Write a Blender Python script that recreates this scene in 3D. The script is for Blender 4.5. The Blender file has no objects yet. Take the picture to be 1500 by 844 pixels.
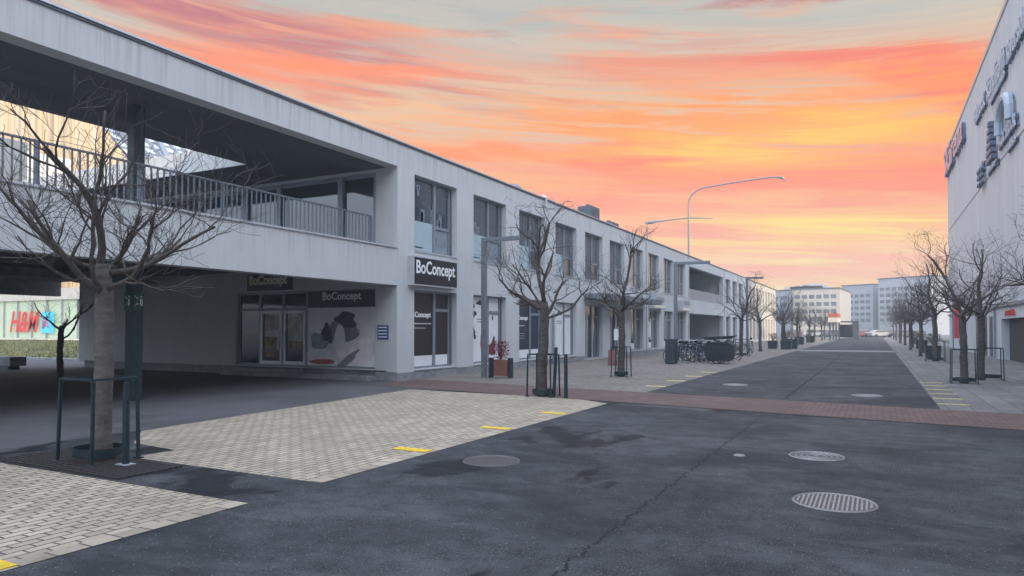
import bpy, bmesh, math, random
from mathutils import Vector, Matrix
R = math.radians
S = bpy.context.scene
COL = S.collection

# ------------------------------------------------------------------ camera
H, F, YAW, PITCH, HOR = 1.6, 1020.0, R(27.6), R(1.2), 482.0
cd = bpy.data.cameras.new('camera'); cam = bpy.data.objects.new('camera', cd); COL.objects.link(cam)
cam.location = (0, 0, H); cam.rotation_euler = (R(90) + PITCH, 0, YAW)
cd.sensor_width = 36; cd.lens = F / 1500 * 36; cd.clip_end = 3000; cd.clip_start = .05
SHY = (HOR - 422) - F * math.tan(PITCH); cd.shift_y = SHY / 1500
S.camera = cam
S.render.resolution_x = 1024; S.render.resolution_y = 576

def hexc(r, g, b, k=1.0):
    f = lambda v: (v / 255 / 12.92 if v / 255 <= .04045 else ((v / 255 + .055) / 1.055) ** 2.4) * k
    return (f(r), f(g), f(b), 1)

class NT:
    def __init__(s, tree): s.t = tree; s.n = tree.nodes; s.l = tree.links
    def new(s, ty, **kw):
        n = s.n.new(ty)
        for k, v in kw.items(): setattr(n, k, v)
        return n
    def put(s, sock, v):
        if isinstance(v, bpy.types.NodeSocket): s.l.new(v, sock)
        elif v is not None: sock.default_value = v
    def math(s, op, a, b=None, c=None, clamp=False):
        n = s.new('ShaderNodeMath', operation=op); n.use_clamp = clamp
        s.put(n.inputs[0], a); s.put(n.inputs[1], b); s.put(n.inputs[2], c); return n.outputs[0]
    def mix(s, f, a, b, mode='MIX'):
        n = s.new('ShaderNodeMix', data_type='RGBA', blend_type=mode)
        s.put(n.inputs[0], f); s.put(n.inputs[6], a); s.put(n.inputs[7], b); return n.outputs[2]
    def noise(s, vec, scale, detail=4, rough=.55, dist=0.0):
        n = s.new('ShaderNodeTexNoise'); s.put(n.inputs['Vector'], vec)
        n.inputs['Scale'].default_value = scale; n.inputs['Detail'].default_value = detail
        n.inputs['Roughness'].default_value = rough; n.inputs['Distortion'].default_value = dist
        return n.outputs[0]
    def ramp(s, f, stops, interp='LINEAR'):
        n = s.new('ShaderNodeValToRGB'); cr = n.color_ramp; cr.interpolation = interp
        while len(cr.elements) < len(stops): cr.elements.new(.5)
        for e, (p, c) in zip(cr.elements, stops):
            e.position = p; e.color = c if hasattr(c, '__len__') else (c, c, c, 1)
        s.put(n.inputs[0], f); return n.outputs[0]
    def comb(s, x, y, z=0.0):
        n = s.new('ShaderNodeCombineXYZ'); s.put(n.inputs[0], x); s.put(n.inputs[1], y); s.put(n.inputs[2], z); return n.outputs[0]
    def mapv(s, vec, scale=(1, 1, 1), loc=(0, 0, 0)):
        n = s.new('ShaderNodeMapping'); s.put(n.inputs[0], vec)
        n.inputs['Scale'].default_value = scale; n.inputs['Location'].default_value = loc; return n.outputs[0]

# ------------------------------------------------------------------ world
SUN_EL, SUN_AZ = R(19), R(122)          # azimuth measured from +Y towards +X
w = bpy.data.worlds.new('World'); S.world = w; w.use_nodes = True
for n in list(w.node_tree.nodes): w.node_tree.nodes.remove(n)
N = NT(w.node_tree)
tc = N.new('ShaderNodeTexCoord').outputs['Generated']
sp = N.new('ShaderNodeSeparateXYZ'); N.l.new(tc, sp.inputs[0]); dx, dy, dz = sp.outputs
az = N.math('ARCTAN2', dx, dy)
el = N.math('DIVIDE', N.math('ARCSINE', dz), R(30))
elc = N.math('MAXIMUM', el, 0.0)
cv = N.comb(N.math('MULTIPLY', az, 1.15), N.math('ADD', N.math('MULTIPLY', elc, 3.9), N.math('MULTIPLY', az, 0.55)), .0)
n1 = N.noise(N.mapv(cv, (1.0, 1.0, 1), (3.1, 1.7, 0)), 1.75, 9, .56, .7)
n2 = N.noise(N.mapv(cv, (1.3, 1.9, 1), (8.4, 4.2, 2.0)), 1.7, 9, .56, .6)
n3 = N.noise(N.mapv(cv, (1.0, 3.0, 1), (1.2, 9.3, 5.0)), 2.4, 12, .66, .8)
clear = N.ramp(elc, [(0, hexc(255, 226, 158)), (.13, hexc(255, 220, 138)), (.26, hexc(255, 192, 112)), (.42, hexc(240, 182, 140)), (.58, hexc(226, 202, 174)), (.72, hexc(200, 198, 188)), (1, hexc(172, 182, 186))])
cloud = N.ramp(elc, [(0, hexc(255, 214, 130)), (.15, hexc(255, 178, 80)), (.27, hexc(255, 142, 84)), (.38, hexc(255, 142, 74)), (.52, hexc(255, 150, 48)), (.64, hexc(255, 150, 80)), (.8, hexc(248, 164, 116)), (1, hexc(232, 158, 130))])
shade = N.ramp(elc, [(0, hexc(250, 180, 110)), (.2, hexc(252, 160, 96)), (.45, hexc(230, 138, 108)), (.7, hexc(196, 130, 126)), (1, hexc(165, 132, 140))])
f1 = N.ramp(n1, [(.50, 0.0), (.61, 1.0)])
f1 = N.math('MULTIPLY', f1, N.math('SUBTRACT', 1.0, N.math('MULTIPLY', N.math('MULTIPLY', N.math('SUBTRACT', elc, .5), 2.5, clamp=True), .5)))
f2 = N.ramp(n2, [(.52, 0.0), (.63, .7)])
f3 = N.ramp(n3, [(.38, 0.0), (.56, 1.0)])
sky = N.mix(f1, clear, cloud)
sky = N.mix(f2, sky, shade)
# individual cloud banks: azimuth, elevation (units of 30 deg), spreads, tilt, colour, strength
def bank(sky, a0, e0, sa, se, tilt, col, k, m):
    da_ = N.math('SUBTRACT', az, R(a0)); de_ = N.math('SUBTRACT', N.math('SUBTRACT', el, e0), N.math('MULTIPLY', da_, tilt))
    gx = N.math('DIVIDE', da_, R(sa)); gy = N.math('DIVIDE', N.math('ADD', de_, N.math('MULTIPLY', N.math('SUBTRACT', n2, .5), .16)), se)
    g = N.math('EXPONENT', N.math('MULTIPLY', N.math('ADD', N.math('MULTIPLY', gx, gx), N.math('MULTIPLY', gy, gy)), -1.0))
    return N.mix(N.math('MULTIPLY', N.math('MULTIPLY', g, m), k, clamp=True), sky, col)
f4 = N.ramp(n3, [(.46, 1.0), (.58, .1)])
sky = bank(sky, -14, .36, 26, .075, 0.0, hexc(255, 138, 84), .6, f4)
sky = bank(sky, -10, .50, 23, .11, -.05, hexc(255, 162, 30), 1.5, f3)
sky = bank(sky, -7, .47, 14, .045, .05, hexc(255, 200, 40), 1.4, f3)
sky = bank(sky, -5, .235, 12, .04, 0.0, hexc(255, 220, 70), 1.5, f3)
sky = bank(sky, -10, .20, 16, .03, 0.0, hexc(255, 150, 76), .7, f4)
sky = bank(sky, -50, .76, 13, .035, -.12, hexc(188, 122, 132), 1.0, f3)
sky = bank(sky, -44, .68, 14, .04, .05, hexc(255, 152, 96), 1.1, f3)
sky = bank(sky, -2, .63, 13, .045, -.28, hexc(244, 132, 96), 1.0, f4)
sky = bank(sky, -16, .66, 12, .03, -.1, hexc(238, 158, 120), .9, f4)
sky = N.mix(N.math('MULTIPLY', f3, .3), sky, hexc(255, 220, 190), 'SOFT_LIGHT')
gm = N.new('ShaderNodeGamma'); N.put(gm.inputs[0], sky); gm.inputs[1].default_value = 1.42; sky = gm.outputs[0]
nish = N.new('ShaderNodeTexSky', sky_type='NISHITA'); nish.sun_disc = False
nish.sun_elevation = SUN_EL; nish.sun_rotation = SUN_AZ
nish.air_density = 1.0; nish.dust_density = 3.0
bgA = N.new('ShaderNodeBackground'); N.put(bgA.inputs[0], sky); bgA.inputs[1].default_value = 1.2
bgB = N.new('ShaderNodeBackground'); N.put(bgB.inputs[0], nish.outputs[0]); bgB.inputs[1].default_value = 0.15
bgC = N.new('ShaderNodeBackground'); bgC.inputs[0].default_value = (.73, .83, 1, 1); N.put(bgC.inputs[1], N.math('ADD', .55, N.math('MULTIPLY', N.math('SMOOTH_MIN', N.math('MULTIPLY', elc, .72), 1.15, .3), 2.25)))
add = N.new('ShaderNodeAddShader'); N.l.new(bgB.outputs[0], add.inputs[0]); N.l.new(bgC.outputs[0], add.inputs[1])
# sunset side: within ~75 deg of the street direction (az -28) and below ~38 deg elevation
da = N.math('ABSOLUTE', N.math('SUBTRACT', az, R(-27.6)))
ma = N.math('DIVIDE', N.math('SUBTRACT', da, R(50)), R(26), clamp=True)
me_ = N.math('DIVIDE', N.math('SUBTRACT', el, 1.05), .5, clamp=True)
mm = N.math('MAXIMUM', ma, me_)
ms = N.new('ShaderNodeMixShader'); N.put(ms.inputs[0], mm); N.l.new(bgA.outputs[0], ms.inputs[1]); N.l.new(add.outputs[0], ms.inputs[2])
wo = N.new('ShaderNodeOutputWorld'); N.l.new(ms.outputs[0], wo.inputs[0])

sd = bpy.data.lights.new('sun', 'SUN'); sd.energy = 3.2; sd.angle = R(.5); sd.color = (1, .84, .62)
so = bpy.data.objects.new('sun', sd); COL.objects.link(so)
sv = Vector((math.sin(SUN_AZ) * math.cos(SUN_EL), math.cos(SUN_AZ) * math.cos(SUN_EL), math.sin(SUN_EL)))
so.rotation_euler = sv.to_track_quat('Z', 'Y').to_euler(); so.location = (40, -20, 40)
S.view_settings.view_transform = 'Standard'; S.view_settings.look = 'None'
S.view_settings.exposure = -0.06; S.view_settings.gamma = 1
try: S.view_settings.use_curve_mapping = False
except Exception: pass
S.render.engine = 'CYCLES'; S.cycles.max_bounces = 6; S.cycles.volume_bounces = 0

# ------------------------------------------------------------------ helpers
CY, SY_ = math.cos(YAW), math.sin(YAW)
def ray(px, py):
    v = Vector(((px - 750) / F, (422 - py + SHY) / F, -1))
    return cam.rotation_euler.to_matrix() @ v
def G(px, py, z=0.0):
    d = ray(px, py); t = (z - H) / d.z; return (d.x * t, d.y * t)
def onX(px, py, X):
    d = ray(px, py); t = X / d.x; return (d.y * t, H + d.z * t)
def onY(px, py, Y):
    d = ray(px, py); t = Y / d.y; return (d.x * t, H + d.z * t)

def tag(o, label=None, cat=None, group=None, kind=None):
    if label: o['label'] = label
    if cat: o['category'] = cat
    if group: o['group'] = group
    if kind: o['kind'] = kind
    return o
def empty(name, loc, label, cat, group=None, rz=0):
    o = bpy.data.objects.new(name, None); COL.objects.link(o); o.location = loc
    o.rotation_euler = (0, 0, rz); o.empty_display_size = .2
    return tag(o, label, cat, group)
def wloc(o):
    v = Vector((0, 0, 0))
    while o: v += o.location; o = o.parent
    return v
def copy_tree(o, parent=None):
    c = o.copy(); COL.objects.link(c)
    if parent: c.parent = parent
    for ch in list(o.children): copy_tree(ch, c)
    return c

class MB:
    def __init__(s): s.v = []; s.f = []
    def add(s, vs, fs):
        b = len(s.v); s.v += [tuple(p) for p in vs]; s.f += [tuple(b + i for i in f) for f in fs]; return s
    def box(s, x0, x1, y0, y1, z0, z1):
        return s.add([(x0, y0, z0), (x1, y0, z0), (x1, y1, z0), (x0, y1, z0), (x0, y0, z1), (x1, y0, z1), (x1, y1, z1), (x0, y1, z1)],
                     [(0, 3, 2, 1), (4, 5, 6, 7), (0, 1, 5, 4), (1, 2, 6, 5), (2, 3, 7, 6), (3, 0, 4, 7)])
    def bar(s, a, b, w, h=None, up=(0, 0, 1)):
        a, b = Vector(a), Vector(b); h = h or w; d = (b - a).normalized(); u = Vector(up)
        if abs(d.dot(u)) > .99: u = Vector((1, 0, 0))
        r = d.cross(u).normalized(); u = r.cross(d)
        P = []
        for p in (a, b):
            for i, j in ((-1, -1), (1, -1), (1, 1), (-1, 1)): P.append(p + r * i * w / 2 + u * j * h / 2)
        return s.add(P, [(0, 1, 2, 3), (7, 6, 5, 4), (0, 4, 5, 1), (1, 5, 6, 2), (2, 6, 7, 3), (3, 7, 4, 0)])
    def tube(s, pts, rad, n=8, cap=True):
        pts = [Vector(p) for p in pts]
        if not hasattr(rad, '__len__'): rad = [rad] * len(pts)
        b = len(s.v); ref = Vector((0.31, 0.17, .93)); prev = None
        for i, p in enumerate(pts):
            d = (pts[min(i + 1, len(pts) - 1)] - pts[max(i - 1, 0)]).normalized()
            if prev is None:
                q = ref if abs(d.dot(ref)) < .95 else Vector((1, 0, 0))
                r = d.cross(q).normalized()
            else:
                r = (prev - d * prev.dot(d))
                r = r.normalized() if r.length > 1e-6 else d.cross(ref).normalized()
            prev = r; u = d.cross(r)
            for k in range(n):
                a = 2 * math.pi * k / n; s.v.append(tuple(p + (r * math.cos(a) + u * math.sin(a)) * rad[i]))
        for i in range(len(pts) - 1):
            for k in range(n):
                k2 = (k + 1) % n; s.f.append((b + i * n + k, b + i * n + k2, b + (i + 1) * n + k2, b + (i + 1) * n + k))
        if cap:
            s.f.append(tuple(b + k for k in reversed(range(n)))); s.f.append(tuple(b + (len(pts) - 1) * n + k for k in range(n)))
        return s
    def cyl(s, x, y, z0, z1, r, n=16, r2=None): return s.tube([(x, y, z0), (x, y, z1)], [r, r if r2 is None else r2], n)
    def torus(s, c, r, t, axis='x', n=24, m=6):
        b = len(s.v)
        for i in range(n):
            a = 2 * math.pi * i / n
            for j in range(m):
                q = 2 * math.pi * j / m; rr = r + t * math.cos(q); h = t * math.sin(q)
                p = (h, rr * math.cos(a), rr * math.sin(a)) if axis == 'x' else ((rr * math.cos(a), h, rr * math.sin(a)) if axis == 'y' else (rr * math.cos(a), rr * math.sin(a), h))
                s.v.append((c[0] + p[0], c[1] + p[1], c[2] + p[2]))
        for i in range(n):
            for j in range(m):
                s.f.append((b + i * m + j, b + ((i + 1) % n) * m + j, b + ((i + 1) % n) * m + (j + 1) % m, b + i * m + (j + 1) % m))
        return s
    def prism(s, poly, f0, f1):
        n = len(poly); vs = [f0(*p) for p in poly] + [f1(*p) for p in poly]
        return s.add(vs, [tuple(range(n)), tuple(reversed(range(n, 2 * n)))] + [(i, i + n, (i + 1) % n + n, (i + 1) % n) for i in range(n)])
    def wall(s, u0, u1, z0, z1, holes, t, f):
        """flat wall with rectangular openings; f(u,z,w) -> xyz, w = 0 front .. t back"""
        us = sorted({u0, u1} | {h[0] for h in holes} | {h[1] for h in holes}); zs = sorted({z0, z1} | {h[2] for h in holes} | {h[3] for h in holes})
        us = [u for u in us if u0 <= u <= u1]; zs = [z for z in zs if z0 <= z <= z1]
        def solid(i, j):
            if i < 0 or j < 0 or i >= len(us) - 1 or j >= len(zs) - 1: return False
            cu, cz = (us[i] + us[i + 1]) / 2, (zs[j] + zs[j + 1]) / 2
            return not any(h[0] < cu < h[1] and h[2] < cz < h[3] for h in holes)
        idx = {}
        def V(u, z, w):
            k = (round(u, 4), round(z, 4), round(w, 4))
            if k not in idx: idx[k] = len(s.v); s.v.append(f(u, z, w))
            return idx[k]
        for i in range(len(us) - 1):
            for j in range(len(zs) - 1):
                if not solid(i, j): continue
                a, b, c, d = us[i], us[i + 1], zs[j], zs[j + 1]
                s.f.append((V(a, c, 0), V(b, c, 0), V(b, d, 0), V(a, d, 0)))
                s.f.append((V(a, c, t), V(a, d, t), V(b, d, t), V(b, c, t)))
                if not solid(i - 1, j): s.f.append((V(a, c, 0), V(a, d, 0), V(a, d, t), V(a, c, t)))
                if not solid(i + 1, j): s.f.append((V(b, c, 0), V(b, c, t), V(b, d, t), V(b, d, 0)))
                if not solid(i, j - 1): s.f.append((V(a, c, 0), V(a, c, t), V(b, c, t), V(b, c, 0)))
                if not solid(i, j + 1): s.f.append((V(a, d, 0), V(b, d, 0), V(b, d, t), V(a, d, t)))
        return s
    def obj(s, name, mat, parent=None, smooth=False, label=None, cat=None, group=None, kind=None, bevel=0, origin=None):
        if parent is not None: off = wloc(parent)
        elif origin is not None: off = Vector(origin)
        else:
            xs = [p[0] for p in s.v]; ys = [p[1] for p in s.v]; zs = [p[2] for p in s.v]
            off = Vector(((min(xs) + max(xs)) / 2, (min(ys) + max(ys)) / 2, min(zs)))
        me = bpy.data.meshes.new(name); me.from_pydata([(p[0] - off.x, p[1] - off.y, p[2] - off.z) for p in s.v], [], s.f)
        bm = bmesh.new(); bm.from_mesh(me); bmesh.ops.recalc_face_normals(bm, faces=bm.faces); bm.to_mesh(me); bm.free()
        if mat: me.materials.append(mat)
        if smooth:
            for p in me.polygons: p.use_smooth = True
        o = bpy.data.objects.new(name, me); COL.objects.link(o)
        if parent is not None: o.parent = parent
        else: o.location = off
        if bevel:
            b = o.modifiers.new('bevel', 'BEVEL'); b.width = bevel; b.segments = 2; b.limit_method = 'ANGLE'
        return tag(o, label, cat, group, kind)

def text_obj(s, name, mat, parent, org, right, up, width=None, height=None, extrude=.01, bold=.0, shear=0, align='LEFT', **kw):
    """text turned into a mesh; org = lower-left corner of the text block"""
    c = bpy.data.curves.new(name, 'FONT'); c.body = s; c.extrude = 0; c.offset = bold; c.shear = shear; c.align_x = align; c.resolution_u = 3
    t = bpy.data.objects.new(name, c); COL.objects.link(t)
    dg = bpy.context.evaluated_depsgraph_get(); me = bpy.data.meshes.new_from_object(t.evaluated_get(dg))
    bpy.data.objects.remove(t); bpy.data.curves.remove(c)
    xs = [v.co.x for v in me.vertices]; ys = [v.co.y for v in me.vertices]
    x0, y0 = min(xs), min(ys); W, Hh = max(xs) - x0, max(ys) - y0
    if width and height: kx, ky = width / W, height / Hh
    elif width: kx = ky = width / W
    else: kx = ky = height / Hh
    right, up, org = Vector(right), Vector(up), Vector(org); nrm = right.cross(up)
    m = MB(); n = len(me.vertices)
    fs = [tuple(p.vertices) for p in me.polygons]
    base = [org + right * (v.co.x - x0) * kx + up * (v.co.y - y0) * ky for v in me.vertices]
    m.v = [tuple(p + nrm * extrude) for p in base] + [tuple(p) for p in base]
    m.f = list(fs)
    cnt = {}
    for p in fs:
        for i in range(len(p)):
            a, b = p[i], p[(i + 1) % len(p)]; cnt[(a, b)] = cnt.get((a, b), 0) + 1
    for (a, b) in cnt:
        if (b, a) not in cnt: m.f.append((a, a + n, b + n, b))
    bpy.data.meshes.remove(me)
    return m.obj(name, mat, parent, **kw)

# ------------------------------------------------------------------ materials
MATS = {}
def mat(name, col, rough=.7, var=.12, scale=6, bump=0.0, bscale=60, metal=0, ior=1.45, stretch=(1, 1, 1), emit=None, estr=0, var2=0, scale2=.6, spec=None):
    m = bpy.data.materials.new(name); m.use_nodes = True; N = NT(m.node_tree)
    b = m.node_tree.nodes['Principled BSDF']
    tcn = N.new('ShaderNodeTexCoord').outputs['Object']
    col = tuple(col[:3]) + (1,)
    geo = N.new('ShaderNodeNewGeometry').outputs['Position']
    v = N.mapv(geo, stretch)
    n = N.noise(v, scale, 6, .6)
    dk = tuple(c * (1 - var) for c in col[:3]) + (1,); lt = tuple(min(1, c * (1 + var)) for c in col[:3]) + (1,)
    c = N.ramp(n, [(.3, dk), (.7, lt)])
    if var2:
        n2 = N.noise(geo, scale2, 5, .6)
        c = N.mix(N.ramp(n2, [(.4, 0.0), (.65, var2)]), c, tuple(x * .55 for x in col[:3]) + (1,))
    N.put(b.inputs['Base Color'], c)
    rn = N.math('MULTIPLY_ADD', n, .2, rough - .1, clamp=True)
    N.put(b.inputs['Roughness'], rn)
    b.inputs['Metallic'].default_value = metal; b.inputs['IOR'].default_value = ior
    if spec is not None: b.inputs['Specular IOR Level'].default_value = spec
    if bump:
        bn = N.new('ShaderNodeBump'); bn.inputs['Strength'].default_value = bump; bn.inputs['Distance'].default_value = .02
        N.put(bn.inputs['Height'], N.noise(geo, bscale, 5, .6)); N.put(b.inputs['Normal'], bn.outputs[0])
    if emit:
        b.inputs['Emission Color'].default_value = tuple(emit[:3]) + (1,); b.inputs['Emission Strength'].default_value = estr
    MATS[name] = m; return m

def facade_mat(name, col, streak=.5):
    m = bpy.data.materials.new(name); m.use_nodes = True; N = NT(m.node_tree); b = m.node_tree.nodes['Principled BSDF']
    geo = N.new('ShaderNodeNewGeometry').outputs['Position']
    s1 = N.noise(N.mapv(geo, (3.2, 3.2, .3)), 2.2, 10, .72)
    s2 = N.noise(geo, .35, 5, .6)
    fine = N.noise(geo, 60, 4, .8)
    col = tuple(col[:3]) + (1,)
    c = N.mix(N.math('MULTIPLY', N.ramp(s1, [(.45, 0.0), (.75, 1.0)]), streak), col, tuple(x * .62 for x in col[:3]) + (1,))
    c = N.mix(N.ramp(s2, [(.35, 0.0), (.7, .3)]), c, tuple(x * .78 for x in col[:3]) + (1,))
    c = N.mix(N.ramp(fine, [(.3, 0.0), (.7, .25)]), c, tuple(x * .7 for x in col[:3]) + (1,))
    zz = N.new('ShaderNodeSeparateXYZ'); N.l.new(geo, zz.inputs[0])
    dr = N.noise(N.mapv(geo, (7, 7, .12)), 1.6, 6, .7)
    tp = N.math('MULTIPLY', N.math('SUBTRACT', zz.outputs[2], 6.2), .95, clamp=True); md = N.math('SUBTRACT', 1.0, N.math('MULTIPLY', N.math('ABSOLUTE', N.math('SUBTRACT', zz.outputs[2], 3.95)), 1.6), clamp=True)
    c = N.mix(N.math('MULTIPLY', N.ramp(dr, [(.48, 0.0), (.66, .55)]), N.math('MAXIMUM', tp, md)), c, tuple(x * .5 for x in col[:3]) + (1,))
    # splash dirt close to the pavement
    z = N.new('ShaderNodeSeparateXYZ'); N.l.new(geo, z.inputs[0])
    dz = N.math('SUBTRACT', .42, N.math('ADD', z.outputs[2], N.math('MULTIPLY', s1, .5)), clamp=True)
    c = N.mix(N.math('MULTIPLY', dz, 2.0, clamp=True), c, tuple(x * .5 for x in col[:3]) + (1,))
    N.put(b.inputs['Base Color'], c); b.inputs['Roughness'].default_value = .85
    bn = N.new('ShaderNodeBump'); bn.inputs['Strength'].default_value = .5; bn.inputs['Distance'].default_value = .01
    N.put(bn.inputs['Height'], N.noise(geo, 45, 5, .7)); N.put(b.inputs['Normal'], bn.outputs[0])
    return m

def asphalt_mat():
    m = bpy.data.materials.new('asphalt'); m.use_nodes = True; N = NT(m.node_tree); b = m.node_tree.nodes['Principled BSDF']
    geo = N.new('ShaderNodeNewGeometry').outputs['Position']
    sp = N.new('ShaderNodeSeparateXYZ'); N.l.new(geo, sp.inputs[0]); x, y = sp.outputs[0], sp.outputs[1]
    fine = N.noise(geo, 60, 5, .85)
    med = N.noise(geo, 3.0, 6, .65); big = N.noise(geo, .45, 6, .6, .4)
    c = N.ramp(fine, [(.38, (.010, .011, .013, 1)), (.5, (.034, .035, .038, 1)), (.61, (.10, .102, .106, 1))])
    c = N.mix(N.ramp(med, [(.40, 0.0), (.62, .6)]), c, (.085, .087, .092, 1))
    c = N.mix(N.ramp(big, [(.42, 0.0), (.60, .7)]), c, (.016, .018, .021, 1))
    sc = N.noise(N.mapv(geo, (.5, 1.2, 1), (4, 7, 0)), 1.1, 7, .65, .8)
    c = N.mix(N.ramp(sc, [(.52, 0.0), (.70, .42)]), c, (.12, .122, .126, 1))
    # pale aggregate
    vo = N.new('ShaderNodeTexVoronoi'); N.put(vo.inputs['Vector'], geo); vo.inputs['Scale'].default_value = 40
    st = N.math('LESS_THAN', vo.outputs['Distance'], N.math('MULTIPLY', N.noise(geo, 23, 2), .34))
    pk = N.new('ShaderNodeSeparateColor'); N.l.new(vo.outputs['Color'], pk.inputs[0])
    st = N.math('MULTIPLY', st, N.math('GREATER_THAN', pk.outputs[0], .84))
    c = N.mix(N.math('MULTIPLY', st, .75), c, (.30, .31, .31, 1))
    # damp patches
    wet = N.noise(N.mapv(geo, (.9, .55, 1), (2.2, 11.5, 0)), .8, 7, .6, .3)
    wet = N.math('ADD', wet, N.math('MULTIPLY', N.math('LESS_THAN', N.math('ADD', x, N.math('MULTIPLY', big, 1.5)), -7.6), .055))
    wetm = N.ramp(wet, [(.575, 0.0), (.61, 1.0)])
    nearL = N.math('MULTIPLY', N.math('LESS_THAN', x, -2.2), N.math('LESS_THAN', y, 17))
    wetm = N.math('MULTIPLY', wetm, nearL)
    c = N.mix(N.math('MULTIPLY', wetm, .8), c, (.011, .012, .015, 1))
    # long seam crack and a shorter one
    wob = N.math('ADD', N.math('MULTIPLY', N.math('SUBTRACT', N.noise(N.mapv(geo, (0, 1, 0)), 5.5, 6, .7), .5), .34), N.math('MULTIPLY', N.math('SUBTRACT', N.noise(geo, 30, 3), .5), .05))
    cr = N.math('ABSOLUTE', N.math('ADD', N.math('SUBTRACT', x, -1.87), wob))
    cm = N.math('LESS_THAN', cr, N.math('MULTIPLY', N.noise(geo, 6, 3), .022))
    cm = N.math('MULTIPLY', cm, N.math('LESS_THAN', y, 13.2))
    seam = N.math('MULTIPLY', N.math('LESS_THAN', N.math('ABSOLUTE', N.math('SUBTRACT', x, -1.87)), .035), N.math('GREATER_THAN', y, 17))
    c = N.mix(N.math('MAXIMUM', cm, N.math('MULTIPLY', seam, .7)), c, (.008, .009, .011, 1))
    cr2 = N.math('ABSOLUTE', N.math('ADD', N.math('SUBTRACT', x, .95), N.math('MULTIPLY', N.math('SUBTRACT', N.noise(N.mapv(geo, (.3, 1, 0)), 4, 6, .7), .5), .7)))
    cm2 = N.math('MULTIPLY', N.math('LESS_THAN', cr2, N.math('MULTIPLY', N.noise(geo, 9, 3), .014)), N.math('LESS_THAN', y, 6.6))
    c = N.mix(cm2, c, (.008, .009, .011, 1))
    # different lay of asphalt on either side of the seam and on the lane along the houses
    c = N.mix(N.math('MULTIPLY', N.math('LESS_THAN', x, -10.3), .65), c, (.115, .112, .118, 1))
    N.put(b.inputs['Base Color'], c)
    N.put(b.inputs['Roughness'], N.math('SUBTRACT', .9, N.math('MULTIPLY', wetm, .2)))
    N.put(b.inputs['Specular IOR Level'], N.math('SUBTRACT', .22, N.math('MULTIPLY', wetm, .12)))
    bn = N.new('ShaderNodeBump'); bn.inputs['Strength'].default_value = .7; bn.inputs['Distance'].default_value = .008
    N.put(bn.inputs['Height'], N.noise(geo, 110, 4, .7)); N.put(b.inputs['Normal'], bn.outputs[0])
    return m

def paver_mat(name, col, mort=(.022, .02, .018), L=.21, Hh=.105, swap=True, dirt=.4, spread=.25):
    m = bpy.data.materials.new(name); m.use_nodes = True; N = NT(m.node_tree); b = m.node_tree.nodes['Principled BSDF']
    geo = N.new('ShaderNodeNewGeometry').outputs['Position']
    sp = N.new('ShaderNodeSeparateXYZ'); N.l.new(geo, sp.inputs[0])
    jit = N.noise(geo, 7, 3); j = N.math('MULTIPLY', N.math('SUBTRACT', jit, .5), .022)
    vx, vy = N.math('ADD', sp.outputs[0], j), N.math('ADD', sp.outputs[1], j)
    vec = N.comb(vy, vx, 0) if swap else N.comb(vx, vy, 0)
    br = N.new('ShaderNodeTexBrick'); N.put(br.inputs['Vector'], vec)
    br.offset = .5; br.squash = 1; br.inputs['Scale'].default_value = 1
    br.inputs['Brick Width'].default_value = L; br.inputs['Row Height'].default_value = Hh
    br.inputs['Mortar Size'].default_value = .010; br.inputs['Mortar Smooth'].default_value = .3; br.inputs['Bias'].default_value = 0
    c1 = tuple(x * (1 - spread) for x in col[:3]) + (1,); c2 = tuple(x * (1 + spread) for x in col[:3]) + (1,)
    br.inputs['Color1'].default_value = c1; br.inputs['Color2'].default_value = c2; br.inputs['Mortar'].default_value = mort + (1,)
    c = br.outputs[0]
    big = N.noise(geo, .8, 6, .65)
    c = N.mix(N.ramp(big, [(.4, 0.0), (.64, dirt)]), c, tuple(x * .45 for x in col[:3]) + (1,))
    st = N.noise(N.mapv(geo, (1, 1, 1), (5, 3, 0)), 2.7, 5, .7)
    c = N.mix(N.ramp(st, [(.56, 0.0), (.70, .5)]), c, (.12, .095, .065, 1))
    fine = N.noise(geo, 160, 2, .8)
    c = N.mix(N.ramp(fine, [(.35, .3), (.6, 0.0)]), c, tuple(x * .5 for x in col[:3]) + (1,))
    N.put(b.inputs['Base Color'], c); b.inputs['Roughness'].default_value = .85
    bn = N.new('ShaderNodeBump'); bn.inputs['Strength'].default_value = .6; bn.inputs['Distance'].default_value = .006
    N.put(bn.inputs['Height'], N.math('SUBTRACT', N.math('MULTIPLY', fine, .3), br.outputs[1])); N.put(b.inputs['Normal'], bn.outputs[0])
    return m

M_ASPH = asphalt_mat()
M_PAVE = paver_mat('concrete_pavers', (.40, .335, .25), spread=.2)
M_PAVE2 = paver_mat('worn_pavers', (.215, .185, .16), L=.21, Hh=.105, dirt=.6)
M_PAVE3 = paver_mat('large_pavers', (.15, .145, .14), L=.9, Hh=.42, dirt=.6)
M_BRICK = paver_mat('red_paver', (.135, .075, .066), L=.21, Hh=.105, swap=False, dirt=.5)
M_GROUND = mat('far_ground', (.11, .11, .11), .9, .2, .4)
M_WALL = facade_mat('pale_render', (.56, .57, .575), .4)
M_WALLS = facade_mat('cream_render', (.66, .60, .50), .3)
M_PLINTH = mat('plinth_concrete', (.26, .27, .28), .85, .25, 4, .4, 50, var2=.5, scale2=1.5)
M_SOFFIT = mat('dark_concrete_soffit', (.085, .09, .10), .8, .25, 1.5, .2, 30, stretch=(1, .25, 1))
M_METAL = mat('light_metal_trim', (.55, .57, .6), .4, .08, 5, metal=.5)
M_FLASH = mat('dark_flashing', (.09, .10, .12), .45, .15, 5, metal=.4)
M_FRAME = mat('window_frame', (.24, .27, .31), .45, .08, 8, metal=.3)
M_GLASS = mat('dark_glass', (.035, .05, .068), .06, .3, .9, ior=1.9)
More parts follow.
